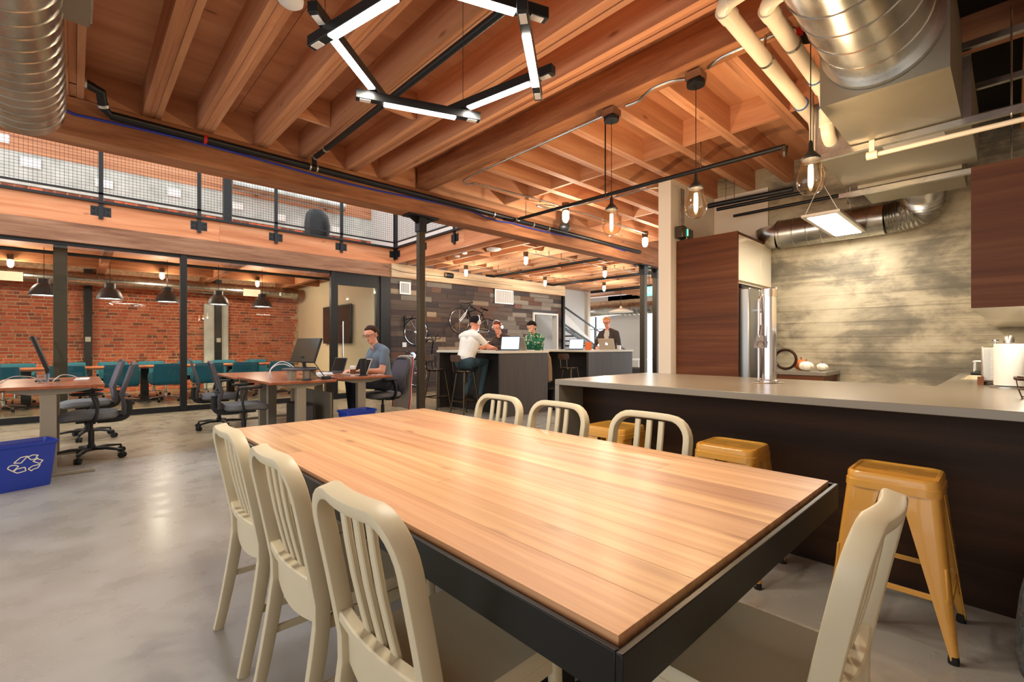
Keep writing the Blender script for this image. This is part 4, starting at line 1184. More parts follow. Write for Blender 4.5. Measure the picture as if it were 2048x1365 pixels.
MB().box(-1.2, .1, -.05, -1.1, .449, .05).box(.9, .1, -.05, 1.0, .449, .05).build('bracket', 'galvanised', ld)
lb2 = thing('loft_post', 'dark steel loft post with timber brace behind the railing', 'post', (2.62, 12.6, 3.56))
MB().box(-.08, -.08, 0, .08, .08, 2.7).build('shaft', 'black_steel', lb2)
MB().bar((-.55, 0, 1.65), (.0, 0, 2.6), .1, .14).build('brace', 'joist_X', lb2)

# ================================================================ DUCTS AND PIPES
def spiral(r, L, pitch=.13, n=36):
    """spiral duct along +X with raised seams"""
    m = MB(); prof = []
    x = 0.0
    while x < L-1e-6:
        prof += [(r, x), (r, min(L, x+pitch-.014)), (r+.005, min(L, x+pitch-.010)), (r+.005, min(L, x+pitch-.004))]; x += pitch
    prof.append((r, L))
    prof2 = prof + [(r-.01, L), (r-.01, L-.06)]
    return m.lathe(prof2, n, axis='X')
d = thing('spiral_duct', 'big galvanised spiral duct end hanging at the open-floor side of the ceiling', 'duct', (-.27, 4.72, 2.90), R(-90))
spiral(.225, 3.2).build('duct_run', 'galvanised', d, smooth=True)
MB().lathe([(.20, .03), (0, .03)], 30, axis='X').build('end_cap', 'sheet_metal', d)
bx_ = MB().box(1.37, .06, -.01, 2.25, .33, .27).build('takeoff_box', 'sheet_metal', d, bevel=.004)
MB().box(1.40, .33, .0, 2.22, .338, .26).build('flange', 'galvanised', bx_)
# air handling unit: plenum, casing, rear plenum
ah = thing('air_handler', 'ceiling air handler with sheet-metal plenums above the counter', 'air handler', (4.2, .55, 2.6))
def ab(x0, y0, z0, x1, y1, z1): return MB().box(x0-4.2, y0-.55, z0-2.6, x1-4.2, y1-.55, z1-2.6)
MB().add([(3.2-4.2, .21-.55, 0), (3.2-4.2, .77-.55, 0), (4.02-4.2, .77-.55, 0), (4.02-4.2, .21-.55, 0), (3.2-4.2, .21-.55, .55), (3.2-4.2, .77-.55, .55), (4.02-4.2, .77-.55, .55), (4.02-4.2, .21-.55, .55), (3.6-4.2, .49-.55, -.012)],
         [(0, 1, 8), (1, 2, 8), (2, 3, 8), (3, 0, 8), (7, 6, 5, 4), (0, 4, 5, 1), (1, 5, 6, 2), (2, 6, 7, 3), (3, 7, 4, 0)]).build('front_plenum', 'sheet_metal', ah)
ab(4.06, .17, 2.60, 5.0, 1.0, 2.98).build('casing', 'sheet_metal', ah, bevel=.006)
ab(4.03, .17, 2.60, 4.06, 1.0, 3.0).build('flange', 'galvanised', ah)
ab(4.10, .3, 2.594, 4.22, .62, 2.5995).build('rating_plate', 'white_plastic', ah)
ab(5.0, .26, 2.57, 5.62, .92, 2.90).build('rear_plenum', 'sheet_metal', ah, bevel=.004)
sd = thing('supply_duct', 'large spiral duct running down into the front plenum of the air handler', 'duct', (1.1, .49, 2.885))
spiral(.245, 2.095, .19).build('duct_run', 'galvanised', sd, smooth=True)
MB().lathe([(.27, 2.06), (.27, 2.095), (.245, 2.095), (.245, 2.06)], 36, axis='X').build('collar', 'galvanised', sd, smooth=True)
# struts below unit
for i, (x, y0, y1, z) in enumerate([(3.98, -.06, 1.06, 2.55), (5.02, -.06, 1.06, 2.52), (4.0, -.2, .35, 3.02), (4.68, -.2, .35, 3.02)]):
    t = thing('support_channel', ['slotted steel channel under the front of the air handler', 'slotted steel channel under the rear of the air handler', 'upper slotted channel above the front plenum corner', 'upper slotted channel above the casing corner'][i], 'channel', (x, (y0+y1)/2, z))
    h = (y1-y0)/2
    MB().box(-.02, -h, 0, .02, h, .006).box(-.02, -h, .006, -.016, h, .04).box(.016, -h, .006, .02, h, .04).build('channel', 'galvanised', t)
    for yy in ((-h+.06, h-.06) if i < 2 else (h-.06,)):
        MB().tube([(0, yy, -.02), (0, yy, ZT-z)], .005, 8).build('threaded_rod', 'galvanised', t)
# flex duct and wall duct
fl = thing('flexible_duct', 'ribbed flexible duct curving down from the rear plenum', 'duct', (5.64, .59, 2.74))
path = smoothpath([(0, 0, 0), (.18, 0, .01), (.38, 0, -.05), (.52, .03, -.16), (.53, .18, -.20), (.53, .30, -.21)], 10)
sc_l = [(.155 if k % 2 else .168) for k in range(len(path))]
MB().tube(path, sc_l, 24).build('hose', 'galvanised', fl, smooth=True)
wd = thing('wall_duct', 'horizontal spiral duct along the top of the concrete wall', 'duct', (6.17, .90, 2.53), R(90))
spiral(.165, 1.0, .14).build('duct_run', 'galvanised', wd, smooth=True)
MB().tube(smoothpath([(1.0, 0, 0), (1.05, 0, .01), (1.09, 0, .04), (1.10, 0, .09)], 4), .165, 24).build('elbow', 'galvanised', wd, smooth=True)
# PVC pipes
def pvc(name_pts, r, lb, bands):
    p0 = name_pts[0]
    t = thing('pvc_pipe', lb, 'pipe', p0)
    loc = [(p[0]-p0[0], p[1]-p0[1], p[2]-p0[2]) for p in name_pts]
    MB().tube(loc, r, 16).build('pipe_run', 'pvc', t, smooth=True)
    for (a, b) in bands:
        MB().tube([tuple(a[i]-p0[i] for i in range(3)), tuple(b[i]-p0[i] for i in range(3))], r+.006, 16).build('coupling', 'pvc', t, smooth=True)
    return t
def elbow(a, b, c, r=.10, n=6):
    a, b, c = Vector(a), Vector(b), Vector(c)
    p = b+(a-b).normalized()*r; q = b+(c-b).normalized()*r
    return [tuple((1-k/n)**2*p+2*(1-k/n)*(k/n)*b+(k/n)**2*q) for k in range(n+1)]
p1 = [(2.52, .35, 3.07)] + elbow((2.52, .35, 3.07), (2.52, 1.07, 3.03), (4.3, 1.07, 3.0)) + elbow((2.52, 1.07, 3.03), (4.32, 1.07, 2.99), (4.32, 1.07, 2.6), .08) + [(4.32, 1.07, 2.72)]
t = pvc(p1, .043, 'cream plastic pipe crossing under the joists, farther from the big duct', [((2.52, 1.07-.13, 3.04), (2.52, 1.07-.05, 3.03)), ((2.58, 1.07, 3.03), (2.66, 1.07, 3.03)), ((3.95, 1.07, 3.0), (4.2, 1.07, 3.0))])
MB().tube([(3.94-2.52, 1.07-.35, 3.0-3.07), (3.952-2.52, 1.07-.35, 3.0-3.07)], .0505, 16).build('blue_ring', 'blue_tape', t)
MB().tube([(3.2-2.52, 1.07-.35, 3.02-3.07), (3.225-2.52, 1.07-.35, 3.02-3.07)], .049, 16).bar((3.21-2.52, .72, -.02), (3.21-2.52, .72, .15), .012, .012).build('pipe_clamp', 'galvanised', t)
p2 = [(2.68, .25, 3.07)] + elbow((2.68, .25, 3.07), (2.68, .905, 3.03), (3.9, .905, 3.0)) + elbow((2.68, .905, 3.03), (3.93, .905, 3.0), (3.95, .905, 2.6), .10) + elbow((3.93, .905, 3.0), (3.95, .905, 2.70), (4.3, .9, 2.68), .10) + [(4.05, .905, 2.69)]
t = pvc(p2, .043, 'cream plastic pipe with bends dropping beside the air handler', [((2.74, .905, 3.03), (2.82, .905, 3.03)), ((3.65, .905, 3.01), (3.82, .905, 3.0)), ((3.94, .905, 2.78), (3.94, .905, 2.9))])
for (a, b) in (((3.64, .905, 3.01), (3.652, .905, 3.01)), ((3.938, .905, 2.905), (3.938, .905, 2.915))):
    MB().tube([(a[0]-2.68, a[1]-.25, a[2]-3.07), (b[0]-2.68, b[1]-.25, b[2]-3.07)], .0505, 16).build('blue_ring', 'blue_tape', t)
MB().tube([(3.15-2.68, .655, -.05), (3.175-2.68, .655, -.05)], .049, 16).build('pipe_clamp', 'galvanised', t)
MB().box(3.15-2.68, .60, -.01, 3.18-2.68, .63, .03).build('red_tag', 'red_tag', t)
t = thing('condensate_pipe', 'thin cream pipe running level below the air handler casing', 'pipe', (3.97, .65, 2.50))
MB().tube([(0, 0, 0), (.0, -.9, .0)], .016, 10).build('pipe_run', 'pvc', t, smooth=True)
MB().lathe([(.028, -.03), (.028, .03)], 12, axis='Y').bar((0, 0, 0), (0, 0, .1), .03, .03).build('trap_fitting', 'pvc', t, smooth=True)
# black sprinkler mains
def pipe(name, lb, pts, r, mat, clamps=(), cat='pipe'):
    p0 = pts[0]; t = thing(name, lb, cat, p0)
    MB().tube([tuple(p[i]-p0[i] for i in range(3)) for p in pts], r, 12).build('pipe_run', mat, t, smooth=True)
    for c in clamps:
        MB().tube([tuple(c[0][i]-p0[i] for i in range(3)), tuple(c[1][i]-p0[i] for i in range(3))], r+.007, 12).build('fitting', c[2] if len(c) > 2 else mat, t, smooth=True)
    return t
YPp = 5.045
pm_ = pipe('sprinkler_main', 'black sprinkler main pipe running along the timber beam', [(-.05, 4.86, 3.22), (.06, 4.86, 3.22), (.15, 4.90, 3.20), (.17, 5.0, 3.12), (.22, YPp, 3.09), (8.2, YPp, 3.06)], .034, 'black_steel',
     [((.05, 4.86, 3.22), (.07, 4.86, 3.22), 'aluminium'), ((.165, 4.98, 3.14), (.172, 4.995, 3.125), 'aluminium'), ((1.80, YPp, 3.085), (1.815, YPp, 3.085), 'aluminium'), ((1.87, YPp, 3.085), (1.885, YPp, 3.085), 'aluminium'), ((.86, YPp, 3.09), (.885, YPp, 3.09), 'red_tag'), ((4.35, YPp, 3.075), (4.37, YPp, 3.075), 'aluminium'), ((5.15, YPp, 3.07), (5.17, YPp, 3.07), 'aluminium'), ((5.5, YPp, 3.07), (5.52, YPp, 3.07), 'aluminium')])
pipe('sprinkler_branch', 'black sprinkler branch pipe crossing below the joists behind the light ring', [(1.84, 5.0, 3.12), (1.80, 4.9, 3.13), (1.80, .2, 3.13)], .026, 'black_steel', [((1.80, 4.86, 3.13), (1.80, 4.845, 3.13), 'aluminium'), ((1.80, 4.6, 3.13), (1.80, 4.58, 3.13), 'aluminium')])
t = pipe('sprinkler_branch', 'black sprinkler branch pipe hung below the right-hand joists over the counter', [(4.50, 4.98, 3.02), (4.50, 4.8, 2.96), (4.55, 1.36, 2.95)], .022, 'black_steel', [((4.50, 4.7, 2.96), (4.50, 4.67, 2.96), 'aluminium')])
MB().tube([(.05, -3.62, -.07), (.05, -3.62, -.12), (.05, -3.62, -.16)], [.028, .022, .01], 10).build('sprinkler_head', 'gunmetal', t)
for yy in (4.55, 2.1): MB().tube([(.02, yy-4.98, -.06), (.02, yy-4.98, .2)], .005, 6).build('hanger_rod', 'galvanised', t)
for (p0, dx, L, r_, lb) in (((5.63, 2.52, 2.9), .06, .9, .030, 'thick black pipe end under the joists above the tall cabinet'), ((5.78, 2.48, 2.88), .05, .95, .022, 'black pipe running beside the thick pipe end above the tall cabinet')):
    t = pipe('black_pipe', lb, [p0, (p0[0]+dx, p0[1]-L, p0[2])], r_, 'black_steel')
    MB().tube([(dx*.24, -.2, 0), (dx*.24, -.2, ZT+.012-p0[2])], .005, 6).build('hanger_rod', 'galvanised', t)
tag(MB().tube([(0, 0, 0), (0, 0, .70)], .006, 8).build('hanger_rod', 'black_steel', loc=(3.33, 2.385, 2.48)), 'thin black rod hanging beside the pendant at the waterfall end', 'rod')
t = thing('sprinkler_drop', 'thin black pipe with a sprinkler head above the light panel', 'pipe', (6.08, 2.4, 2.84))
MB().tube([(0, 0, 0), (0, -1.18, 0), (0, -1.2, -.02)], .018, 10).build('pipe_run', 'black_steel', t, smooth=True)
MB().lathe([(.022, 0), (.022, -.05), (.014, -.06), (.01, -.1), (.016, -.105), (.016, -.11), (0, -.11)], 10, (0, -1.2, 0)).build('sprinkler_head', 'chrome', t)
# blue data cable along the beam
bc = [( -.3, 5.07, 3.12)]
x = 0.0
while x < 8.0:
    bc.append((x, 5.075, 3.035+.02*math.sin(x*2.1)-(.03 if 4.0 < x < 4.7 else 0))); x += .25
tag(MB().tube(bc, .011, 6).build('data_cable', 'blue_cable', smooth=True), 'blue data cable bundle draped along the timber beam', 'cable')
# conduits
def conduit(lb, pts, r=.010):
    return tag(MB().tube(smoothpath(pts, 4), r, 8).build('conduit', 'galvanised', smooth=True), lb, 'conduit')
conduit('steel conduit following the underside edge of the beam to the first pendant', [(3.30, 2.25, 3.165), (3.30, 2.6, 3.16), (3.32, 3.6, 3.16), (3.325, 4.2, 3.155), (3.35, 4.42, 3.15), (3.42, 4.45, 3.13), (3.48, 4.40, 3.14), (3.6, 4.38, 3.15), (4.6, 4.28, 3.14), (4.95, 4.25, 3.12)])
conduit('steel conduit between the first and second pendant canopies', [(3.30, 2.16, 3.165), (3.31, 2.05, 3.17), (3.24, 1.9, 3.172), (3.24, 1.75, 3.172), (3.29, 1.65, 3.168)])
conduit('steel conduit between the second and third pendant canopies', [(3.28, 1.47, 3.168), (3.23, 1.35, 3.172), (3.23, 1.1, 3.172), (3.27, .92, 3.168)])
conduit('steel conduit from the caged lamp bending toward the white partition wall', [(4.98, 4.17, 3.12), (5.05, 4.05, 3.13), (5.15, 3.5, 3.14), (5.12, 3.1, 3.13), (5.2, 2.9, 3.12), (5.25, 2.735, 3.1)])
conduit('steel conduit running on from the caged lamp under the joists', [(5.02, 4.30, 3.12), (5.6, 4.25, 3.13), (7.2, 4.3, 3.13)])
conduit('small loop of steel conduit beside the caged lamp', [(4.95, 4.30, 3.10), (4.72, 4.42, 3.11), (4.6, 4.42, 3.11), (4.62, 4.34, 3.11), (4.8, 4.27, 3.11)])
conduit('steel conduit linking the caged lamps along the loft ceiling above the bicycle', [(7.05, 9.15, 3.17), (8.4, 9.15, 3.17), (9.83, 9.12, 3.17), (12.08, 8.75, 3.17)])
conduit('steel conduit linking the caged lamps above the first bar table', [(6.95, 7.0, 3.17), (8.3, 6.98, 3.17), (9.66, 6.95, 3.17), (12.5, 6.9, 3.17)])
conduit('thin conduit along the old timber strip on the plank wall', [(5.4, 10.28, 3.15), (5.9, 10.24, 3.02), (7.1, 10.24, 3.02), (9.6, 10.24, 3.0)], .008)
pipe('loft_sprinkler', 'black sprinkler pipe crossing below the loft joists above the bar tables', [(8.2, 9.8, 3.12), (8.3, 9.6, 3.08), (8.3, 5.5, 3.08)], .03, 'black_steel')
pipe('loft_sprinkler', 'dark pipe under the loft joists near the stairs', [(10.6, 9.9, 3.12), (10.7, 9.6, 3.06), (10.7, 5.5, 3.06)], .035, 'black_steel')
pipe('loft_sprinkler', 'farthest dark pipe under the loft joists before the windows', [(13.4, 10.2, 3.1), (13.4, 5.5, 3.1)], .05, 'black_steel')
sdd = thing('hall_duct', 'grey spiral duct below the ceiling by the end windows', 'duct', (15.6, 13.0, 2.62), R(-90))
spiral(.24, 6.0, .2).build('duct_run', 'galvanised', sdd, smooth=True)
rdc = thing('room_duct', 'pale spiral duct along the brick wall in the meeting room', 'duct', (-3.3, 15.1, 2.78))
spiral(.15, 8.3, .22, 24).build('duct_run', 'galvanised', rdc, smooth=True)
for x, lb in ((-1.05, 'white air grille on the meeting room duct beside the edge'), (3.72, 'white air grille on the meeting room duct near the television')):
    t = thing('air_grille', lb, 'vent', (x, 14.92, 2.72))
    MB().box(-.22, -.02, -.10, .22, .02, .10).build('frame', 'white_paint', t)
    for k in range(6): MB().box(-.19, -.026, -.075+k*.028, .19, -.0205, -.062+k*.028).build('louvre', 'beige_paint', t)
pipe('room_pipe', 'dark pipe running inside the glass wall under the meeting room ceiling', [(-3.3, 11.1, 2.78), (4.9, 11.1, 2.78)], .03, 'teal_pipe')

# ================================================================ LIGHTS
WARM = (1.0, .84, .62)
# hexagonal ring of light bars
J = [(.78, 2.0), (1.175, 2.325), (1.627, 2.15), (1.722, 1.657), (1.345, 1.36), (.885, 1.53)]
hxc = (sum(p[0] for p in J)/6, sum(p[1] for p in J)/6)
hr = thing('hexagon_chandelier', 'hexagonal ring of black light bars hanging above the plank table', 'lamp', (hxc[0], hxc[1], 2.5))
for i in range(6):
    a = Vector((J[i][0]-hxc[0], J[i][1]-hxc[1], 0)); b = Vector((J[(i+1) % 6][0]-hxc[0], J[(i+1) % 6][1]-hxc[1], 0))
    dv = (b-a).normalized(); zo = .0 if i % 2 else .052
    a2 = a-dv*.10; b2 = b+dv*.10
    br = MB().bar(a2+Vector((0, 0, zo+.026)), b2+Vector((0, 0, zo+.026)), .042, .046).build('light_bar', 'black_steel', hr, bevel=.002)
    m0, m1 = a+dv*.045, b-dv*.045
    MB().bar(m0+Vector((0, 0, zo+.0005)), m1+Vector((0, 0, zo+.0005)), .036, .010).build('diffuser', 'led', br)
    for e0, e1 in ((a2+dv*.02, a-dv*.025), (b+dv*.025, b2-dv*.02)):
        MB().bar(e0+Vector((0, 0, zo+.0015)), e1+Vector((0, 0, zo+.0015)), .030, .004).build('end_lens', 'white_plastic', br)
    mid = (m0+m1)/2
    L = (m1-m0).length
    lamp('bar_light', 'AREA', (mid.x, mid.y, zo-.012), 5.5, (1.0, .90, .76), hr, (0, 0, math.atan2(dv.y, dv.x)), L, .036)
    if i % 2 == 0:
        MB().tube([tuple(a+Vector((0, 0, zo+.05))), tuple(a+Vector((0, 0, ZS-2.5)))], .0016, 6).build('cable', 'black_plastic', hr)
# clear teardrop pendants
def make_bulb():
    t = thing('glass_pendant', '', 'lamp')
    MB().lathe([(0, 0), (.03, .004), (.055, .02), (.072, .05), (.078, .085), (.072, .125), (.060, .165), (.050, .20), (.047, .215), (.040, .225)], 32).build('glass_shade', 'bulb_glass', t, smooth=True)
    MB().lathe([(.018, .20), (.05, .212), (.052, .222), (.03, .25), (.014, .27), (.012, .31), (.006, .33), (0, .33)], 24).build('cap', 'black_plastic', t, smooth=True)
    bl_ = MB().lathe([(0, .04), (.008, .044), (.014, .06), (.015, .11), (.014, .16), (.012, .18), (0, .182)], 20).build('bulb', 'filament_soft', t, smooth=True)
    MB().tube([(0, 0, .32), (0, 0, .97)], .003, 6).build('cord', 'black_plastic', t)
    MB().lathe([(0, .955), (.062, .955), (.064, .96), (.064, .985), (.058, .99), (0, .99)], 28).build('canopy', 'black_steel', t, smooth=True)
    MB().box(-.055, -.055, .99, .055, .055, 1.045).build('junction_box', 'galvanised', t)
    return t
pb = make_bulb()
pg_ = 'clear glass pendants over the bar counter'
for i, (y, lb) in enumerate([(2.28, 'clear glass pendant nearest the waterfall end of the counter'), (1.555, 'middle clear glass pendant over the counter'), (.835, 'clear glass pendant beside the big spiral duct')]):
    if i == 0:
        lamp('bulb_light', 'POINT', (0, 0, .02), 21, (1.0, .76, .52), pb, size=.008)
        pb.location = (3.27, y, 2.12); pb['label'] = lb; pb['group'] = pg_
    else: dup(pb, (3.27, y, 2.12), 0, lb, pg_)
# caged jelly-jar lamps
def make_cage():
    t = thing('caged_lamp', '', 'lamp')
    MB().lathe([(.055, .26), (.055, .20), (.048, .195), (.048, .155), (.040, .15)], 20).build('socket', 'gunmetal', t, smooth=True)
    MB().lathe([(.036, .155), (.038, .10), (.036, .04), (.026, .012), (0, .004)], 20).build('glass_jar', 'cage_lamp', t, smooth=True)
    w = MB()
    for k in range(6):
        a = 2*PI*k/6
        w.tube([(r*math.cos(a), r*math.sin(a), z) for r, z in ((.048, .16), (.050, .10), (.048, .04), (.03, .0), (.005, -.008))], .003, 5)
    for z, r in ((.12, .050), (.06, .050)):
        w.tube([(r*math.cos(2*PI*k/18), r*math.sin(2*PI*k/18), z) for k in range(18)], .003, 5, True)
    w.build('wire_cage', 'galvanised', t)
    return t
cg = make_cage()
cgs = [((4.98, 4.23), 'caged jar lamp under the joists between counter pendants and long beam'),
       ((7.22, 4.34), 'caged jar lamp beyond the pendants, close to the white partition wall'),
       ((7.04, 9.18), 'caged jar lamp under the loft nearest the wall grilles and speaker'),
       ((6.95, 7.0), 'caged jar lamp under the loft above the first bar table'),
       ((9.86, 9.15), 'caged jar lamp under the loft above the seated woman'),
       ((9.68, 6.95), 'caged jar lamp under the loft above the blazer man\'s laptop'),
       ((12.08, 8.7), 'farthest caged jar lamp under the loft, by the stairs')]
for i, (p, lb) in enumerate(cgs):
    zc = 2.92
    if i == 0:
        lamp('jar_light', 'POINT', (0, 0, -.03), 30, (1.0, .86, .68), cg, size=.02)
        cg.location = (p[0], p[1], zc); cg['label'] = lb; cg['group'] = 'caged jar lamps on the ceilings'
    else: dup(cg, (p[0], p[1], zc), 0, lb, 'caged jar lamps on the ceilings')
for i, (x, y, lb) in enumerate([(-.95, 13.9, 'caged jar lamp in the meeting room beside the edge grille'), (1.53, 13.9, 'caged jar lamp in the meeting room between the bell pendants'), (3.6, 13.9, 'caged jar lamp in the meeting room near the television')]):
    dup(cg, (x, y, 2.80), 0, lb, 'caged jar lamps in the meeting room')
# flat light panel
lp_ = thing('light_panel', 'flat white light panel hung by wires below the wall duct', 'lamp', (5.59, 1.20, 2.40))
MB().box(-.60, -.155, 0, .60, .155, .03).build('frame', 'aluminium', lp_, bevel=.004)
MB().box(-.55, -.115, -.003, .55, .115, .0).build('diffuser', 'panel_lamp', lp_)
for s in (-1, 1):
    MB().tube([(s*.56, -.13, .03), (s*.56, 0, .32), (s*.56, .13, .03)], .003, 6).build('hang_wire', 'white_plastic', lp_)
    MB().tube([(s*.56, 0, .32), (s*.56, 0, ZT-2.38)], .003, 6).build('hang_wire', 'white_plastic', lp_)
lamp('panel_light', 'AREA', (0, 0, -.012), 14, (1.0, .92, .80), lp_, (0, 0, 0), 1.1, .23)
# under-cabinet strip lights the wall cabinet carries
lamp('strip_light', 'AREA', (1.6, -.08, -.01), 7, (1.0, .88, .68), uc, (0, 0, 0), 3.0, .04)
# hall dish lamp
dl = thing('dish_lamp', 'white dish pendant lamp in front of the end window', 'lamp', (13.6, 9.1, 2.35))
MB().lathe([(.42, 0), (.40, .03), (.2, .1), (.05, .14), (.03, .2), (0, .2)], 28).build('shade', 'white_paint', dl, smooth=True)
MB().tube([(0, 0, .19), (0, 0, .82)], .008, 6).build('stem', 'black_plastic', dl)
# exit sign
ex = thing('exit_sign', 'green EXIT sign behind the steel columns', 'sign', (10.92, 6.45, 2.62), R(0))
MB().box(-.016, -.24, -.12, .016, .24, .12).build('housing', 'exit_green', ex, bevel=.006)
text_obj('lettering', 'EXIT', .24, 'white_plastic', ex, (-.018, 0, 0), (R(90), 0, R(-90)))
MB().tube([(0, 0, .12), (0, 0, .585)], .01, 6).build('stem', 'black_steel', ex)
# detectors, alarms, speaker, grilles on the plank wall
tag(MB().lathe([(0, -.035), (.05, -.033), (.066, -.02), (.07, 0), (0, 0)], 24).build('smoke_detector', 'white_plastic', loc=(.90, 2.81, ZT-.001), smooth=True), 'white round smoke detector under a joist above the table', 'detector')
tag(MB().lathe([(0, -.045), (.11, -.04), (.15, -.02), (.15, 0), (0, 0)], 24).build('smoke_detector', 'white_plastic', loc=(6.3, 7.28, ZT+.019), smooth=True), 'larger white disc detector under the loft by the side railing', 'detector')
for x, y in ((6.1, 8.0), (6.2, 8.4)):
    tag(MB().lathe([(0, -.03), (.05, -.028), (.06, 0), (0, 0)], 20).build('smoke_detector', 'white_plastic', loc=(x, y, ZT+.019), smooth=True), 'small white disc sensor under the loft joists', 'detector', 'small disc sensors under the loft')
sp_ = thing('wall_speaker', 'small black cylinder speaker on the old timber strip', 'speaker', (7.25, 10.16, 3.06))
MB().lathe([(.0, -.12), (.06, -.12), (.07, -.10), (.07, .09), (.05, .10)], 20, axis='X').build('body', 'black_plastic', sp_, smooth=True)
MB().lathe([(0, -.124), (.045, -.122)], 16, axis='X').build('cone', 'aluminium', sp_)
mj = thing('ceiling_speaker', 'black rounded spotlight beside the caged lamp over the beam', 'spotlight', (5.33, 4.55, 2.96))
MB().ball((0, 0, 0), (.10, .08, .06), 18, 10).build('body', 'black_plastic', mj, smooth=True)
MB().box(-.05, -.05, .03, .05, .05, .23).build('mount', 'gunmetal', mj)
def grille(cx, cz, w, h, lb, cols):
    t = thing('air_grille', lb, 'vent', (cx, YP-.02, cz))
    MB().box(-w/2, -.012, -h/2, w/2, 0, h/2).build('backing', 'graphite', t)
    MB().box(-w/2, -.022, -h/2, w/2, -.012, -h/2+.035).box(-w/2, -.022, h/2-.035, w/2, -.012, h/2).box(-w/2, -.022, -h/2+.035, -w/2+.035, -.012, h/2-.035).box(w/2-.035, -.022, -h/2+.035, w/2, -.012, h/2-.035).build('frame', 'white_plastic', t)
    k = -w/2+.05
    while k < w/2-.04:
        MB().box(k, -.020, -h/2+.036, k+.012, -.0125, h/2-.036).build('slat', 'white_plastic', t); k += cols
grille(6.03, 2.64, .31, .31, 'small square white air grille on the plank wall by the glass door', .03)
grille(9.36, 2.66, .74, .42, 'wide white air grille in the middle of the plank wall', .026)
t = thing('wall_switch', 'white switch plate on the plank wall beside the hanging bicycle', 'switch', (6.02, YP-.012, 1.225))
MB().box(-.058, -.008, -.058, .058, 0, .058).build('plate', 'white_plastic', t, bevel=.003)
MB().box(-.02, -.013, -.035, .02, -.008, .035).build('rocker', 'white_plastic', t)
t = thing('fire_alarm', 'grey alarm boxes with conduit on top of the tall cabinet', 'alarm', (5.30, 2.70, 2.46))
MB().box(-.08, -.06, .02, .02, .04, .16).build('box', 'gunmetal', t, bevel=.008)
MB().box(.04, -.06, .0, .2, .04, .15).build('box', 'gunmetal', t, bevel=.02)
MB().tube([(.0, 0, .15), (.0, 0, .62)], .011, 8).tube([(.05, .0, .14), (.05, 0, .62)], .011, 8).build('conduit_riser', 'galvanised', t, smooth=True)
MB().box(.02, -.066, .05, .045, -.061, .13).build('green_label', 'exit_green', t)

# ================================================================ BICYCLES
def bike(lb, loc, rot, fcol):
    t = thing('bicycle', lb, 'bicycle', loc); t.rotation_euler = rot
    for hx_ in (0, 1.0):
        w = MB().tube([(hx_+.335*math.cos(2*PI*k/36), 0, .335*math.sin(2*PI*k/36)) for k in range(36)], .014, 8, True).build('wheel', 'black_rubber', t, smooth=True)
        MB().tube([(hx_+.312*math.cos(2*PI*k/36), 0, .312*math.sin(2*PI*k/36)) for k in range(36)], .010, 6, True).build('rim', 'chrome', w, smooth=True)
        sp = MB()
        for k in range(14):
            a = 2*PI*k/14; sp.tube([(hx_+.02*math.cos(a+.6), .02*(-1)**k, .02*math.sin(a+.6)), (hx_+.305*math.cos(a), 0, .305*math.sin(a))], .0018, 4)
        sp.build('spokes', 'chrome', w)
        MB().tube([(hx_, -.04, 0), (hx_, .04, 0)], .018, 10).build('hub', 'chrome', w, smooth=True)
    BBp, ST, HT, HB = (.42, 0, -.06), (.29, 0, .44), (.79, 0, .48), (.825, 0, .36)
    f_ = MB().tube([BBp, ST], .016, 8).tube([BBp, HB], .019, 8).tube([(.30, 0, .42), HT], .015, 8).tube([HT, HB], .018, 8)
    for s in (-.04, .04): f_.tube([(0, s, 0), (.38, s*.5, -.055), BBp], .009, 6).tube([(0, s, 0), (.295, s*.4, .40)], .008, 6)
    f_.build('frame', fcol, t, smooth=True)
    fk = MB()
    for s in (-.045, .045): fk.tube([(1.0, s, 0), (.90, s, .16), HB], .010, 6)
    fk.build('fork', 'white_plastic', t, smooth=True)
    hb = MB().tube([HT, (.775, 0, .53), (.83, 0, .55)], .013, 8)
    for s in (-1, 1): hb.tube(smoothpath([(.83, 0, .55), (.83, s*.18, .55), (.88, s*.205, .56), (.93, s*.205, .51), (.88, s*.205, .44), (.82, s*.205, .43)], 4), .012, 8)
    hb.build('handlebar', 'black_plastic', t, smooth=True)
    sd_ = MB().tube([ST, (.265, 0, .54)], .012, 8).build('seat_post', 'black_steel', t)
    MB().rings([[(x, w*math.cos(a), .55+.02*math.sin(a)) for a in (0, PI/3, 2*PI/3, PI, 4*PI/3, 5*PI/3)] for x, w in ((.14, .04), (.17, .07), (.24, .065), (.30, .03), (.38, .018), (.40, .008))]).build('saddle', 'black_rubber', sd_, smooth=True)
    cr = MB().lathe([(.02, -.004), (.085, -.004), (.085, .004), (.02, .004)], 24, (.42, .035, -.06), 'Y').build('chainring', 'chrome', t)
    MB().bar((.42, .05, -.06), (.50, .05, -.20), .014, .02).bar((.42, -.05, -.06), (.34, -.05, .08), .014, .02).cbox(.50, .10, -.20, .09, .06, .02).cbox(.34, -.10, .08, .09, .06, .02).build('crank', 'black_steel', cr)
    return t
bike('black bicycle hung upright by its front wheel beside the steel column', (6.10, 9.97, .54), (0, R(-90), R(118)), 'dark_gloss')
bike('bicycle with white fork hung level on the plank wall behind the bar', (8.44, 10.02, 1.62), (0, R(-14), R(180)), 'dark_gloss')
for i, p in enumerate(((6.02, 10.30, 1.80), (8.0, 10.30, 2.09))):
    t = thing('bike_hook', ['black hook on the plank wall next to the upright bicycle', 'black hook on the plank wall above the level bicycle'][i], 'hook', p)
    MB().box(-.03, 0, -.14, .03, .05, .14).build('plate', 'black_steel', t)
    MB().bar((0, 0, .05), (0, -.31, .08), .02, .02).bar((0, -.31, .07), (0, -.31, .14), .02, .02).build('arm', 'black_steel', t)

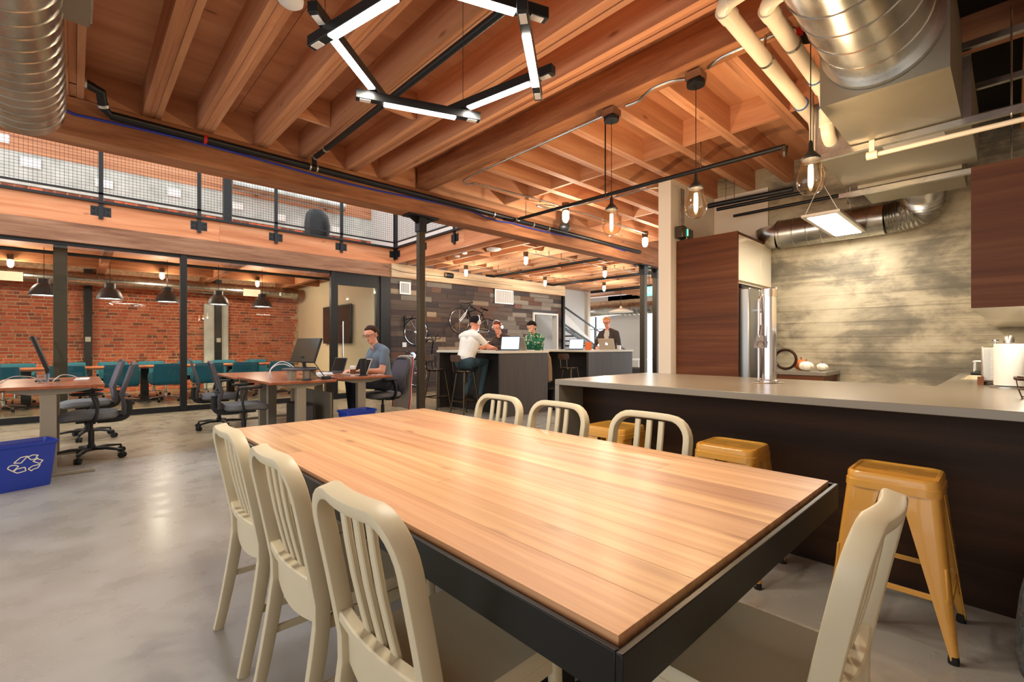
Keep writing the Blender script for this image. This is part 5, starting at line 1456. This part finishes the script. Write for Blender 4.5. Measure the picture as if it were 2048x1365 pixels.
# ================================================================ RECYCLING BINS
def make_bin(lb, loc, rz):
    t = thing('recycling_bin', lb, 'bin', loc, rz, 'blue recycling bins')
    H = .385
    def rr2(w, d, z): return [(p[0], p[1], z) for p in rrect(w, d, .035, 4)]
    MB().rings([rr2(.33, .22, 0), rr2(.335, .225, .01), rr2(.395, .275, H-.03), rr2(.385, .265, H-.03), rr2(.325, .215, .02)], True, True).build('body', 'blue_bin', t, smooth=True)
    MB().rings([rr2(.395, .275, H-.03), rr2(.415, .295, H-.025), rr2(.42, .30, H), rr2(.395, .275, H), rr2(.385, .265, H-.03)], False, False).build('rim', 'blue_bin', t, smooth=True)
    # chasing arrows mark on the front: three folded outlined ribbons
    lg = MB()
    def q3(p): 
        y = -(.1115+.0255*(p[1]/H))-.0022
        return (p[0], y, p[1])
    def stroke(pts, w=.006):
        for a, b in zip(pts[:-1], pts[1:]): lg.bar(q3(a), q3(b), w, .0022, up=(0, -1, .1))
    cx, cz, s = 0.0, .215, .098
    for poly in ([(235, 1050), (290, 1045), (240, 1110), (185, 1100)], [(290, 1055), (330, 1040), (372, 1052), (352, 1072), (372, 1086), (315, 1090)], [(360, 1090), (410, 1115), (385, 1145), (330, 1110)],
                 [(390, 1155), (370, 1190), (330, 1198), (322, 1212), (295, 1185), (330, 1160)], [(270, 1160), (278, 1200), (215, 1212), (185, 1190), (205, 1168)], [(150, 1128), (170, 1120), (200, 1125), (222, 1140), (180, 1185), (140, 1150)]):
        q = [(cx+s*(x-275)/125.0, cz+s*(1125-y)/125.0) for (x, y) in poly]
        stroke(q+q[:1], .007)
    lg.build('recycling_mark', 'logo_cream', t)
    return t
make_bin('blue recycling bin with chasing-arrows mark standing before the desk at the edge', (-.335, 5.74, 0), R(17))
make_bin('blue recycling bin with chasing-arrows mark under the typing man\'s desk', (2.64, 5.72, 0), R(4))

# ================================================================ LAPTOPS AND THINGS ON THE TABLES
def laptop(lb, loc, rz, tilt, body, screen=None, mark=False, w=.32, d=.22):
    """opens toward local -Y user; screen at +Y edge"""
    t = thing('laptop', lb, 'laptop', loc, rz)
    MB().box(-w/2, -d/2, 0, w/2, d/2, .014).build('base', body, t, bevel=.004)
    MB().box(-w/2+.025, -d/2+.09, .0142, w/2-.025, d/2-.02, .0155).build('keyboard', 'black_plastic', t)
    lid = MB().box(-w/2, -.004, 0, w/2, .004, d).build('lid', body, t, bevel=.003, loc=(0, d/2-.004, .014), rot=(R(-tilt), 0, 0))
    MB().box(-w/2+.012, -.0052, .012, w/2-.012, -.0042, d-.012).build('screen', screen or 'screen_off', lid)
    if mark:
        mk = MB().lathe([(.024, .0042), (.026, .0050), (0, .0052)], 18, (-.002, 0, d*.5), 'Y')
        mk.tube([(0, .0046, d*.5+.026), (.006, .0046, d*.5+.038)], [.002, .0045], 8)
        mk.build('lid_emblem', 'logo_glow', lid)
    return t
laptop('silver laptop with glowing round emblem in front of the typing man', (2.86, 6.30, .795), R(-82), 22, 'aluminium', None, True)
laptop('grey tablet-like laptop standing open behind the silver one on the desk', (2.80, 6.95, .795), R(-80), 18, 'graphite')
laptop('dark open laptop with bright screen in front of the white-shirted man', (5.62, 6.12, 1.112), R(-62), 14, 'graphite', 'screen_blue', False, .36, .25)
laptop('plain silver laptop back to back with the dark one on the bar table', (6.10, 6.2, 1.112), R(96), 20, 'aluminium', None, False, .34, .24)
laptop('laptop with light blue screen beside the orange box on the bar table', (7.20+.55, 6.35, 1.112), R(-70), 18, 'graphite', 'screen_blue', False, .33, .23)
laptop('silver laptop with glowing emblem in front of the blazer man', (8.55, 6.02, 1.112), R(105), 24, 'aluminium', None, True, .36, .25)
mg = thing('coffee_mug', 'white coffee mug beside the blazer man\'s laptop', 'mug', (8.68, 5.86, 1.112))
MB().lathe([(.035, 0), (.042, .005), (.046, .1), (.042, .1), (.038, .01)], 20).build('body', 'white_plastic', mg, smooth=True)
MB().tube([(.044, 0, .08), (.075, 0, .075), (.075, 0, .03), (.043, 0, .02)], .007, 8).build('handle', 'white_plastic', mg, smooth=True)
tag(MB().box(-.05, -.05, 0, .05, .05, .17).build('orange_box', 'orange_plastic', loc=(7.98, 6.15, 1.112), bevel=.006), 'upright orange box beside the laptop with blue screen', 'box')
# monitor on round riser
rs = thing('monitor_riser', 'round dark monitor riser on stacked blocks on the desk', 'riser', (2.08, 6.12, .78))
MB().lathe([(0, .115), (.21, .115), (.215, .122), (.215, .132), (.20, .137), (0, .137)], 32).build('round_top', 'graphite', rs, smooth=True)
for (x, y) in ((-.13, -.10), (.02, -.15), (.15, .02), (-.08, .13)):
    MB().box(x-.035, y-.035, 0, x+.035, y+.035, .1145).build('block', 'desk_leg', rs)
mo = thing('curved_monitor', 'tilted glossy monitor seen from behind on the round riser', 'monitor', (2.14, 6.15, .917), R(105))
MB().box(-.11, -.09, 0, .11, .09, .012).build('stand_foot', 'black_plastic', mo, bevel=.004)
MB().bar((0, .0, .01), (0, .03, .15), .05, .02).build('stand_neck', 'black_plastic', mo)
sh = MB().box(-.25, -.018, 0, .25, .012, .33).build('housing', 'monitor_back', mo, bevel=.01, loc=(0, .04, .07), rot=(R(20), 0, 0))
MB().box(-.24, .0125, .01, .24, .0135, .32).build('screen', 'screen_gloss', sh)
dm = thing('desk_monitor', 'thin monitor seen edge-on above the bin desk', 'monitor', (-.20, 6.75, .84), R(91))
MB().box(-.12, -.09, 0, .12, .09, .012).build('stand_foot', 'black_plastic', dm)
MB().bar((0, 0, .01), (0, .02, .2), .05, .02).build('stand_neck', 'black_plastic', dm)
sh = MB().box(-.27, -.018, 0, .27, .012, .36).build('housing', 'black_plastic', dm, bevel=.006, loc=(0, .0, .11), rot=(R(-18), 0, 0))
MB().box(-.26, .0125, .01, .26, .0135, .35).build('screen', 'screen_off', sh)
pc = thing('computer_tower', 'black computer tower standing under the monitor desk', 'computer', (2.15, 6.35, 0))
MB().box(-.1, -.22, .015, .1, .22, .46).build('case', 'black_plastic', pc, bevel=.008)
MB().box(-.085, -.225, .05, .085, -.221, .43).build('front_grille', 'graphite', pc)
MB().box(-.09, -.2, 0, .09, -.17, .015).box(-.09, .17, 0, .09, .2, .015).build('feet', 'black_rubber', pc)
cu = thing('coffee_cup', 'paper coffee cup with brown sleeve and white lid on the desk', 'cup', (2.72, 6.02, .795))
MB().lathe([(.028, 0), (.040, .115), (0, .115)], 22).build('cup', 'paper', cu, smooth=True)
MB().lathe([(.0325, .025), (.0395, .09)], 22).build('sleeve', 'cardboard', cu, smooth=True)
MB().lathe([(.043, .115), (.043, .125), (.037, .13), (.036, .138), (0, .138)], 22).build('lid', 'white_plastic', cu, smooth=True)
so_ = thing('cylinder_speaker', 'tall black cylinder speaker standing on the desk', 'speaker', (2.84, 5.97, .795))
MB().lathe([(.055, 0), (.06, .006), (.055, .012), (0, .012)], 24).build('base', 'black_plastic', so_, smooth=True)
MB().lathe([(.042, .012), (.042, .225), (.038, .232), (0, .232)], 24).build('body', 'black_rubber', so_, smooth=True)
for i, (x, y) in enumerate(((2.30, 5.86), (2.05, 5.80))):
    t = thing('power_adapter', ['black power adapter lying near the desk seam', 'small black adapter lying in front of the monitor riser'][i], 'adapter', (x, y, .78), R(20+30*i))
    MB().box(-.05, -.03, 0, .05, .03, .04 if i == 0 else .025).build('brick', 'black_plastic', t, bevel=.005)
    MB().tube(smoothpath([(.05, 0, .015), (.12, .03, .008), (.18, .10, .006)], 4), .004, 6).build('lead', 'black_plastic', t)
def cable(lb, pts, mat, r=.005):
    return tag(MB().tube(smoothpath(pts, 6), r, 6).build('cable', mat, smooth=True), lb, 'cable', 'loose cables on the middle desks')
random.seed(21)
for k in range(7):
    cx_, cy_ = 2.25+.06*k*.5, 6.25+.05*k
    pts = []
    for q in range(9):
        a = q*1.25+k; pts.append((cx_+.11*math.cos(a)+.02*q, cy_+.13*math.sin(a), .789+.018*abs(math.sin(q*1.7+k))))
    pts = [(p[0], p[1], p[2] if p[0] < 2.37 else p[2]+.016) for p in pts]
    cable('tangle of white cable lying between monitor and laptops', pts, 'white_plastic', .007)
cable('white cable arching up behind the round riser', [(1.85, 6.5, .785), (1.84, 6.5, .90), (1.95, 6.5, .99), (2.05, 6.5, .97), (2.1, 6.45, .92)], 'white_plastic', .006)
cable('second white cable arching above the riser edge', [(1.80, 6.4, .785), (1.80, 6.4, .88), (1.88, 6.42, .95), (1.98, 6.42, .96), (2.05, 6.4, .93)], 'white_plastic', .006)
cable('black monitor lead falling from the monitor to the desk', [(2.2, 6.15, 1.05), (2.26, 6.08, .95), (2.30, 6.0, .85), (2.33, 5.95, .79)], 'black_plastic')
cable('black lead looping under the riser', [(2.0, 5.85, .785), (2.08, 5.82, .80), (2.12, 5.9, .90), (2.2, 5.9, .82), (2.25, 5.9, .786)], 'black_plastic')
cable('white earbud lead beside the typing man\'s arm', [(2.95, 5.95, .80), (3.0, 6.0, .803), (3.06, 5.97, .8), (3.1, 6.03, .803), (3.14, 5.98, .8)], 'white_plastic', .004)
gl_ = thing('glass_tumbler', 'clear glass tumbler on the desk behind the blue bin', 'glass', (-.22, 6.35, .84))
MB().lathe([(.034, 0), (.04, .004), (.046, .09), (.042, .09), (.036, .012), (0, .012)], 22).build('body', 'clear_plastic', gl_, smooth=True)
t = thing('keyboard', 'white slim keyboard near the corner of the bin desk', 'keyboard', (.06, 6.75, .84), R(85))
MB().box(-.14, -.055, 0, .14, .055, .012).build('base', 'white_plastic', t, bevel=.004)
kk = MB()
for r_i in range(4):
    for c_i in range(12): kk.box(-.132+c_i*.022, -.048+r_i*.024, .0121, -.114+c_i*.022, -.03+r_i*.024, .015)
kk.build('keys', 'paper', t)
cable('thin grey cable curving over the bin desk', [(-.5, 6.3, .85), (-.42, 6.35, .91), (-.3, 6.4, .90), (-.22, 6.45, .846)], 'aluminium', .004)
cable('thin pale cable arching from the tumbler to the keyboard', [(-.16, 6.5, .845), (-.1, 6.6, .90), (-.02, 6.68, .89), (.04, 6.72, .85)], 'aluminium', .004)
# coat and bag hanging at the end of the first bar table
co = thing('hanging_coat', 'tan coat hanging at the corner of the brown bar table', 'coat', (6.40, 5.92, 0))
MB().rings([[(rx*math.cos(2*PI*k/14)*(1+.1*math.sin(3*k)), ry*math.sin(2*PI*k/14), z) for k in range(14)] for rx, ry, z in ((.05, .09, .52), (.08, .15, .56), (.075, .14, .8), (.06, .12, .98), (.03, .07, 1.06), (.01, .02, 1.08))]).build('body', 'coat_tan', co, smooth=True)
bgk = thing('shoulder_bag', 'shiny black bag standing below the tan coat', 'bag', (6.60, 5.90, -.12))
MB().rings([[(rx*math.cos(2*PI*k/14), ry*math.sin(2*PI*k/14), z) for k in range(14)] for rx, ry, z in ((.12, .2, .12), (.15, .24, .16), (.13, .2, .36), (.08, .12, .5), (.03, .05, .53))]).build('body', 'bag_black', bgk, smooth=True)
MB().tube([(0, -.03, .52), (-.05, -.02, .8), (-.085, 0, 1.06)], .008, 6).build('strap', 'bag_black', bgk)
# side table and armchair by the end windows
ft = thing('side_table', 'white trestle table in front of the end window', 'table', (14.3, 8.75, 0))
MB().box(-.5, -.4, .70, .5, .4, .74).build('tabletop', 'white_plastic', ft)
for sx in (-.4, .4):
    for sy in (-.3, .3): MB().bar((sx*.7, sy, .70), (sx, sy*1.1, 0), .03, .03).build('leg', 'white_plastic', ft)
ac = thing('armchair', 'dark grey armchair beside the blazer man\'s bar table', 'armchair', (11.2, 7.35, 0))
MB().box(-.35, -.35, .12, .35, .35, .42).build('seat', 'graphite', ac, bevel=.05)
MB().box(-.35, .25, .3, .35, .4, .85).build('backrest', 'graphite', ac, bevel=.05)
MB().box(-.42, -.35, .12, -.32, .35, .6).build('armrest', 'graphite', ac, bevel=.04)
MB().box(.32, -.35, .12, .42, .35, .6).build('armrest', 'graphite', ac, bevel=.04)
for sx in (-.3, .3):
    for sy in (-.28, .3): MB().box(sx-.02, sy-.02, 0, sx+.02, sy+.02, .119).build('leg', 'black_steel', ac)
rk = thing('brown_cabinet', 'brown low cabinet standing behind the second bar stool', 'cabinet', (9.6, 8.6, 0))
MB().box(-.5, -.25, 0, .5, .25, .78).build('body', 'walnut_Y', rk)
MB().box(-.52, -.27, .78, .52, .27, .81).build('top', 'black_steel', rk)
# round drum bin just entering the frame at the counter side
rc_ = thing('drum_bin', 'dark grey speckled round bin at the edge by the counter front', 'bin', (2.52, -.268, 0))
MB().lathe([(.235, 0), (.252, .03), (.26, .10), (.257, .2), (.248, .3), (.232, .39), (.215, .46), (.20, .48), (.19, .47), (.20, .38), (.235, .1), (.22, .02)], 48).build('body', 'speckled_grey', rc_, smooth=True)
MB().tube([(.208*math.cos(2*PI*k/40), .208*math.sin(2*PI*k/40), .478) for k in range(40)], .008, 8, True).build('rim', 'aluminium', rc_, smooth=True)

# ================================================================ PEOPLE (local: facing +Y, x to their right)
def capsule(m, a, b, ra, rb, n=12):
    a, b = Vector(a), Vector(b)
    if (b-a).length < 1e-4: m.ball(a, ra, n, 8); return
    d = (b-a).normalized(); L = (b-a).length
    pts, rs_ = [], []
    for k in range(5): q = k/4.0*PI/2; pts.append(a-d*ra*math.cos(q)); rs_.append(max(.0005, ra*math.sin(q)))
    for k in range(5): q = k/4.0*PI/2; pts.append(b+d*rb*math.sin(q)); rs_.append(max(.0005, rb*math.cos(q)))
    m.tube(pts, rs_, n)
def person(label, loc, rz, P, mats, hair, sleeve='short', voxel=.009, collar=None, scale=1.0, group='people working in the hall'):
    t = thing('person', label, 'person', loc, rz, group)
    t.scale = (scale, scale, scale)
    caps = []                                                       # (a, b, ra, rb, tag)
    V = lambda p: Vector(p)
    hip, chest, neck, head = V(P['hip']), V(P['chest']), V(P['neck']), V(P['head'])
    fwd = V(P.get('face', (0, 1, 0))).normalized()
    up = (head-neck).normalized()
    side = fwd.cross(up).normalized(); fwd = up.cross(side).normalized()
    k_ = P.get('build', 1.0)
    A = lambda *c: caps.append(c)
    A(hip+V((-.075, 0, 0)), hip+V((.075, 0, 0)), .125*k_, .125*k_, 'pants' if not P.get('long') else 'shirt')
    mid = hip.lerp(chest, .45)
    A(hip+V((-.05, 0, .06)), mid+V((-.055, 0, 0)), .115*k_, .112*k_, 'shirt'); A(hip+V((.05, 0, .06)), mid+V((.055, 0, 0)), .115*k_, .112*k_, 'shirt')
    A(mid+V((-.06, 0, 0)), chest+V((-.085, 0, -.03)), .11*k_, .118*k_, 'shirt'); A(mid+V((.06, 0, 0)), chest+V((.085, 0, -.03)), .11*k_, .118*k_, 'shirt')
    shw = P.get('sh', .185)
    A(chest+V((-shw*.82, -.01, .075)), chest+V((shw*.82, -.01, .075)), .066, .066, 'shirt')
    A(chest+V((-.10, -.01, .10)), neck, .06, .055, 'shirt'); A(chest+V((.10, -.01, .10)), neck, .06, .055, 'shirt')
    A(neck-V((0, 0, .01)), head-up*.07, .054, .05, 'skin')
    # head: skull, jaw, nose, ears, brow
    A(head+up*.022-fwd*.022, head+up*.028+fwd*.018, .083, .079, 'skin')
    A(head-up*.03+fwd*.02, head-up*.075+fwd*.038, .062, .046, 'skin')
    A(head-up*.03+fwd*.085, head-up*.005+fwd*.082, .014, .008, 'skin')
    for s in (-1, 1):
        A(head+side*s*.078-up*.015-fwd*.01, head+side*s*.08+up*.018-fwd*.012, .014, .016, 'skin')
        A(head+side*s*.032+up*.010+fwd*.082, head+side*s*.034+up*.010+fwd*.082, .007, .007, 'eye')
        A(head+side*s*.020+up*.028+fwd*.086, head+side*s*.045+up*.028+fwd*.078, .004, .004, 'hair')
    A(head-up*.058-side*.016+fwd*.080, head-up*.058+side*.016+fwd*.080, .006, .006, 'lips')
    for s, n_ in ((-1, 'L'), (1, 'R')):
        sh_ = chest+V((s*shw, -.01, .065)); el, wr, ha = V(P['el'+n_]), V(P['wr'+n_]), V(P['ha'+n_])
        sm = sh_.lerp(el, .62)
        A(sh_, sm, .062*k_, .054*k_, 'shirt'); A(sm, el, .046*k_, .042*k_, 'shirt' if sleeve == 'long' else 'skin')
        A(el, wr, .043*k_, .030, 'shirt' if sleeve == 'long' else 'skin')
        # hand: palm, four fingers, thumb
        d = (ha-wr).normalized(); pn = V(P.get('palm'+n_, (0, 0, -1)))
        sd2 = d.cross(pn).normalized()
        A(wr, wr+d*.03, .026, .028, 'skin')
        for q in (-1, 1): A(wr+d*.03+sd2*q*.014, wr+d*.085+sd2*q*.022, .017, .014, 'skin')
        for fi, (off, L) in enumerate(((-.030, .058), (-.010, .072), (.010, .068), (.030, .052))):
            b0 = wr+d*.085+sd2*off; b1 = b0+d*L*.5+pn*.010; b2 = b1+d*L*.42+pn*.024
            A(b0, b1, .0095, .009, 'skin'); A(b1, b2, .009, .008, 'skin')
        ts = -s if n_ == 'L' else -s
        th0 = wr+d*.03+sd2*(.024*P.get('th'+n_, 1)); th1 = th0+d*.035+sd2*.028*P.get('th'+n_, 1)+pn*.006; th2 = th1+d*.03+sd2*.006+pn*.01
        A(th0, th1, .012, .011, 'skin'); A(th1, th2, .011, .009, 'skin')
        hp = hip+V((s*.09, .0, -.01)); kn_, an, to_ = V(P['kn'+n_]), V(P['an'+n_]), V(P['to'+n_])
        A(hp, kn_, .094*k_, .064*k_, 'pants'); A(kn_, an, .062*k_, .044, 'pants')
        A(an+V((0, -.0, -.04)), to_, .042, .036, 'shoe'); A(an+V((0, 0, -.0)), an+V((0, -.03, -.05)), .04, .035, 'shoe')
    m = MB()
    for (a, b, ra, rb, tg_) in caps: capsule(m, a, b, ra, rb)
    o = m.build('body', mats['skin'], None)
    rm = o.modifiers.new('remesh', 'REMESH'); rm.mode = 'VOXEL'; rm.voxel_size = voxel
    sm = o.modifiers.new('smooth', 'SMOOTH'); sm.factor = .5; sm.iterations = 3
    dg = bpy.context.evaluated_depsgraph_get()
    me = bpy.data.meshes.new_from_object(o.evaluated_get(dg))
    bpy.data.objects.remove(o)
    tags = ['skin', 'shirt', 'pants', 'shoe', 'eye', 'hair', 'lips']
    me.materials.clear()
    for q in tags: me.materials.append(M[mats.get(q, mats['skin'])])
    nv = len(me.vertices); co_ = np.empty(nv*3, 'f'); me.vertices.foreach_get('co', co_); co_ = co_.reshape(-1, 3)
    npoly = len(me.polygons)
    cen = np.empty(npoly*3, 'f'); me.polygons.foreach_get('center', cen); cen = cen.reshape(-1, 3)
    best = np.full(npoly, 1e9); idx = np.zeros(npoly, 'i')
    for (a, b, ra, rb, tg_) in caps:
        a = np.array(a); b = np.array(b); ab_ = b-a; L2 = max(1e-9, ab_@ab_)
        u = np.clip(((cen-a)@ab_)/L2, 0, 1)
        dd = np.linalg.norm(cen-(a+u[:, None]*ab_), axis=1)-(ra+(rb-ra)*u)
        if tg_ in ('eye', 'lips', 'hair'): dd = dd-.001
        w = dd < best; best[w] = dd[w]; idx[w] = tags.index(tg_)
    me.polygons.foreach_set('material_index', idx)
    me.polygons.foreach_set('use_smooth', [True]*npoly)
    me.name = 'body'
    bo = bpy.data.objects.new('body', me); C.objects.link(bo); bo.parent = t
    # hair cap
    hm = MB().ball((0, 0, 0), 1.0, 22, 14)
    st_ = hair.get('style', 'short')
    vs_ = []
    for (x, y, z) in hm.v:
        keep = z > (.50 if y > .35 else (-.55 if y < -.1 else -.55+(y+.1)/.45*1.05))
        if st_ == 'bob': keep = z > (.42 if y > .4 else (-.9 if y < .0 else -.9+y/.4*1.32))
        f_ = 1.0 if keep else .80
        tuft = 1+.05*math.sin(9*x+5*y)*math.sin(7*z+3*x) if keep else 1
        px, py, pz = .094*x*f_*tuft, .108*y*f_*tuft, (.102*z*f_*tuft)
        vs_.append(head+side*px+fwd*(py-.008)+up*(pz+.028))
    hm.v = [tuple(q) for q in vs_]
    hm.build('hair', hair['mat'], t, smooth=True)
    if P.get('glasses'):
        g_ = MB()
        for s in (-1, 1):
            c0 = head+side*s*.034+up*.008+fwd*.101
            g_.tube([c0+side*.024*math.cos(2*PI*q/14)+up*.019*math.sin(2*PI*q/14) for q in range(14)], .0022, 5, True)
            g_.tube([head+side*s*.058+up*.012+fwd*.098, head+side*s*.088+up*.012-fwd*.01], .0022, 5)
        g_.tube([head-side*.01+up*.010+fwd*.103, head+side*.01+up*.010+fwd*.103], .0022, 5)
        g_.build('glasses', 'dark_gloss', t)
    if P.get('headphones'):
        g_ = MB()
        g_.tube([head+side*.105*math.cos(PI*q/12)+up*(.02+.125*math.sin(PI*q/12)) for q in range(13)], .008, 6)
        for s in (-1, 1): g_.tube([head+side*s*.088, head+side*s*.115], .036, 16)
        g_.build('headphones', 'chrome' if P['headphones'] == 1 else 'black_plastic', t, smooth=True)
    if collar:
        MB().tube([neck+V((.068*math.cos(2*PI*q/18), .062*math.sin(2*PI*q/18)+.008, -.012+.012*math.sin(2*PI*q/18)*-1)) for q in range(18)], .016, 8, True).build('collar', collar, t, smooth=True)
    return t, head, chest
def seated(hz, lean, foot, kx=.10, ky=.42):
    """seated pose: hips at hz, torso leaning forward"""
    P = {'hip': (0, 0, hz), 'chest': (0, lean*.6, hz+.36), 'neck': (0, lean, hz+.50), 'head': (0, lean+.05, hz+.65)}
    for s, n_ in ((-1, 'L'), (1, 'R')):
        P['kn'+n_] = (s*kx, ky, hz+.01); P['an'+n_] = (s*kx, ky-.04, foot+.08); P['to'+n_] = (s*kx*1.1, ky+.13, foot+.036)
    return P
# typing man
P = seated(.59, .11, 0)
P.update(elL=(-.25, .14, .755), elR=(.25, .14, .755), wrL=(-.13, .36, .762), wrR=(.14, .36, .762), haL=(-.11, .46, .757), haR=(.12, .46, .757), face=(-.25, 1, -.22), glasses=True, thL=-1, thR=1)
t, hd, ck = person('seated man in a grey tee and glasses typing at the desk with cups', (3.40, 6.50, 0), R(90), P, dict(skin='skin_a', shirt='tee_grey', pants='jeans_dark', shoe='shoe_dark', eye='eye_dark', hair='hair_brown', lips='lips'), dict(mat='hair_brown'), scale=1.10)
MB().tube([Vector(P['wrR'])-Vector((.0, .02, 0))+Vector((.036*math.cos(2*PI*q/14), 0, .036*math.sin(2*PI*q/14))) for q in range(14)], .012, 6, True).build('wrist_watch', 'black_rubber', t)
# white shirt man on bar stool
P = seated(.86, .17, .26, .11, .36)
P.update(elL=(-.25, .28, 1.115), elR=(.25, .28, 1.115), wrL=(-.12, .50, 1.105), wrR=(.12, .50, 1.105), haL=(-.10, .58, 1.098), haR=(.10, .58, 1.098), face=(.15, 1, -.4), headphones=1, thL=-1, thR=1)
P['anL'] = (-.10, .10, .34); P['toL'] = (-.10, .22, .28); P['anR'] = (.13, .22, .34); P['toR'] = (.13, .36, .29)
person('man in a white tee and earphones seen from behind on a bar stool', (4.97, 6.50, 0), R(-86), P, dict(skin='skin_b', shirt='tee_white', pants='jeans', shoe='shoe_dark', eye='eye_dark', hair='hair_dark', lips='lips'), dict(mat='hair_dark'), collar='polo_collar', scale=1.06)
# headphones man
P = seated(.84, .20, .26, .11, .36)
P.update(elL=(-.25, .26, 1.10), elR=(.25, .26, 1.10), wrL=(-.12, .46, 1.105), wrR=(.12, .46, 1.105), haL=(-.10, .55, 1.098), haR=(.10, .55, 1.098), face=(-.2, 1, -.45), headphones=1, thL=-1, thR=1)
person('man with auburn hair and headphones bent over a laptop at the bar table', (6.66, 7.28, 0), R(92), P, dict(skin='skin_b', shirt='knit_brown', pants='jeans_dark', shoe='shoe_dark', eye='eye_dark', hair='hair_auburn', lips='lips'), dict(mat='hair_auburn'), sleeve='long', scale=1.06)
# woman
P = seated(.84, .10, .26, .09, .36)
P.update(build=.9, sh=.165, elL=(-.20, .26, 1.17), elR=(.20, .26, 1.11), wrL=(-.04, .24, 1.36), wrR=(.10, .45, 1.105), haL=(-.01, .20, 1.46), haR=(.08, .55, 1.098), palmL=(0, -1, .2), face=(-.15, 1, -.25), thL=-1, thR=1)
P['head'] = (0, .14, 1.47); P['neck'] = (0, .09, 1.33)
t, hd, ck = person('woman with short dark hair in a green flowered blouse, hand at her chin', (6.70, 6.45, 0), R(96), P, dict(skin='skin_c', shirt='blouse_green', pants='jeans_dark', shoe='shoe_dark', eye='eye_dark', hair='hair_dark', lips='lips'), dict(mat='hair_dark', style='bob'), sleeve='long', scale=1.06)
MB().rings([[(.17+rx*math.cos(2*PI*k/12), .02+ry*math.sin(2*PI*k/12)*(1+.1*math.sin(2*k)), z) for k in range(12)] for rx, ry, z in ((.08, .12, .86), (.085, .13, 1.08), (.075, .115, 1.22), (.03, .07, 1.33))]).build('cardigan', 'cream_cloth', t, smooth=True)
# blazer man standing
P = {'hip': (0, -.02, .96), 'chest': (0, .05, 1.36), 'neck': (0, .09, 1.51), 'head': (0, .15, 1.67), 'face': (-.1, 1, -.6), 'glasses': True, 'thL': -1, 'thR': 1}
for s, n_ in ((-1, 'L'), (1, 'R')):
    P['kn'+n_] = (s*.11, .0, .52); P['an'+n_] = (s*.12, -.03, .09); P['to'+n_] = (s*.13, .12, .036)
    P['el'+n_] = (s*.30, .12, 1.13); P['wr'+n_] = (s*.15, .34, 1.10); P['ha'+n_] = (s*.10, .42, 1.09)
t, hd, ck = person('standing fair-haired man in a dark blazer and glasses at his laptop', (9.27, 6.52, 0), R(100), P, dict(skin='skin_b', shirt='jacket_dark', pants='jeans_dark', shoe='shoe_dark', eye='eye_dark', hair='hair_blond', lips='lips'), dict(mat='hair_blond'), sleeve='long', scale=1.05)
# shirt front between the lapels
MB().rings([[(x*w, y+.02*(1-abs(x)), z) for x in (-1, -.5, 0, .5, 1)] + [(x*w, y-.05, z) for x in (1, .5, 0, -.5, -1)] for w, y, z in ((.055, .125, 1.02), (.06, .145, 1.2), (.07, .155, 1.36), (.05, .135, 1.47), (.045, .12, 1.52))]).build('shirt_front', 'shirt_grey', t, smooth=True)
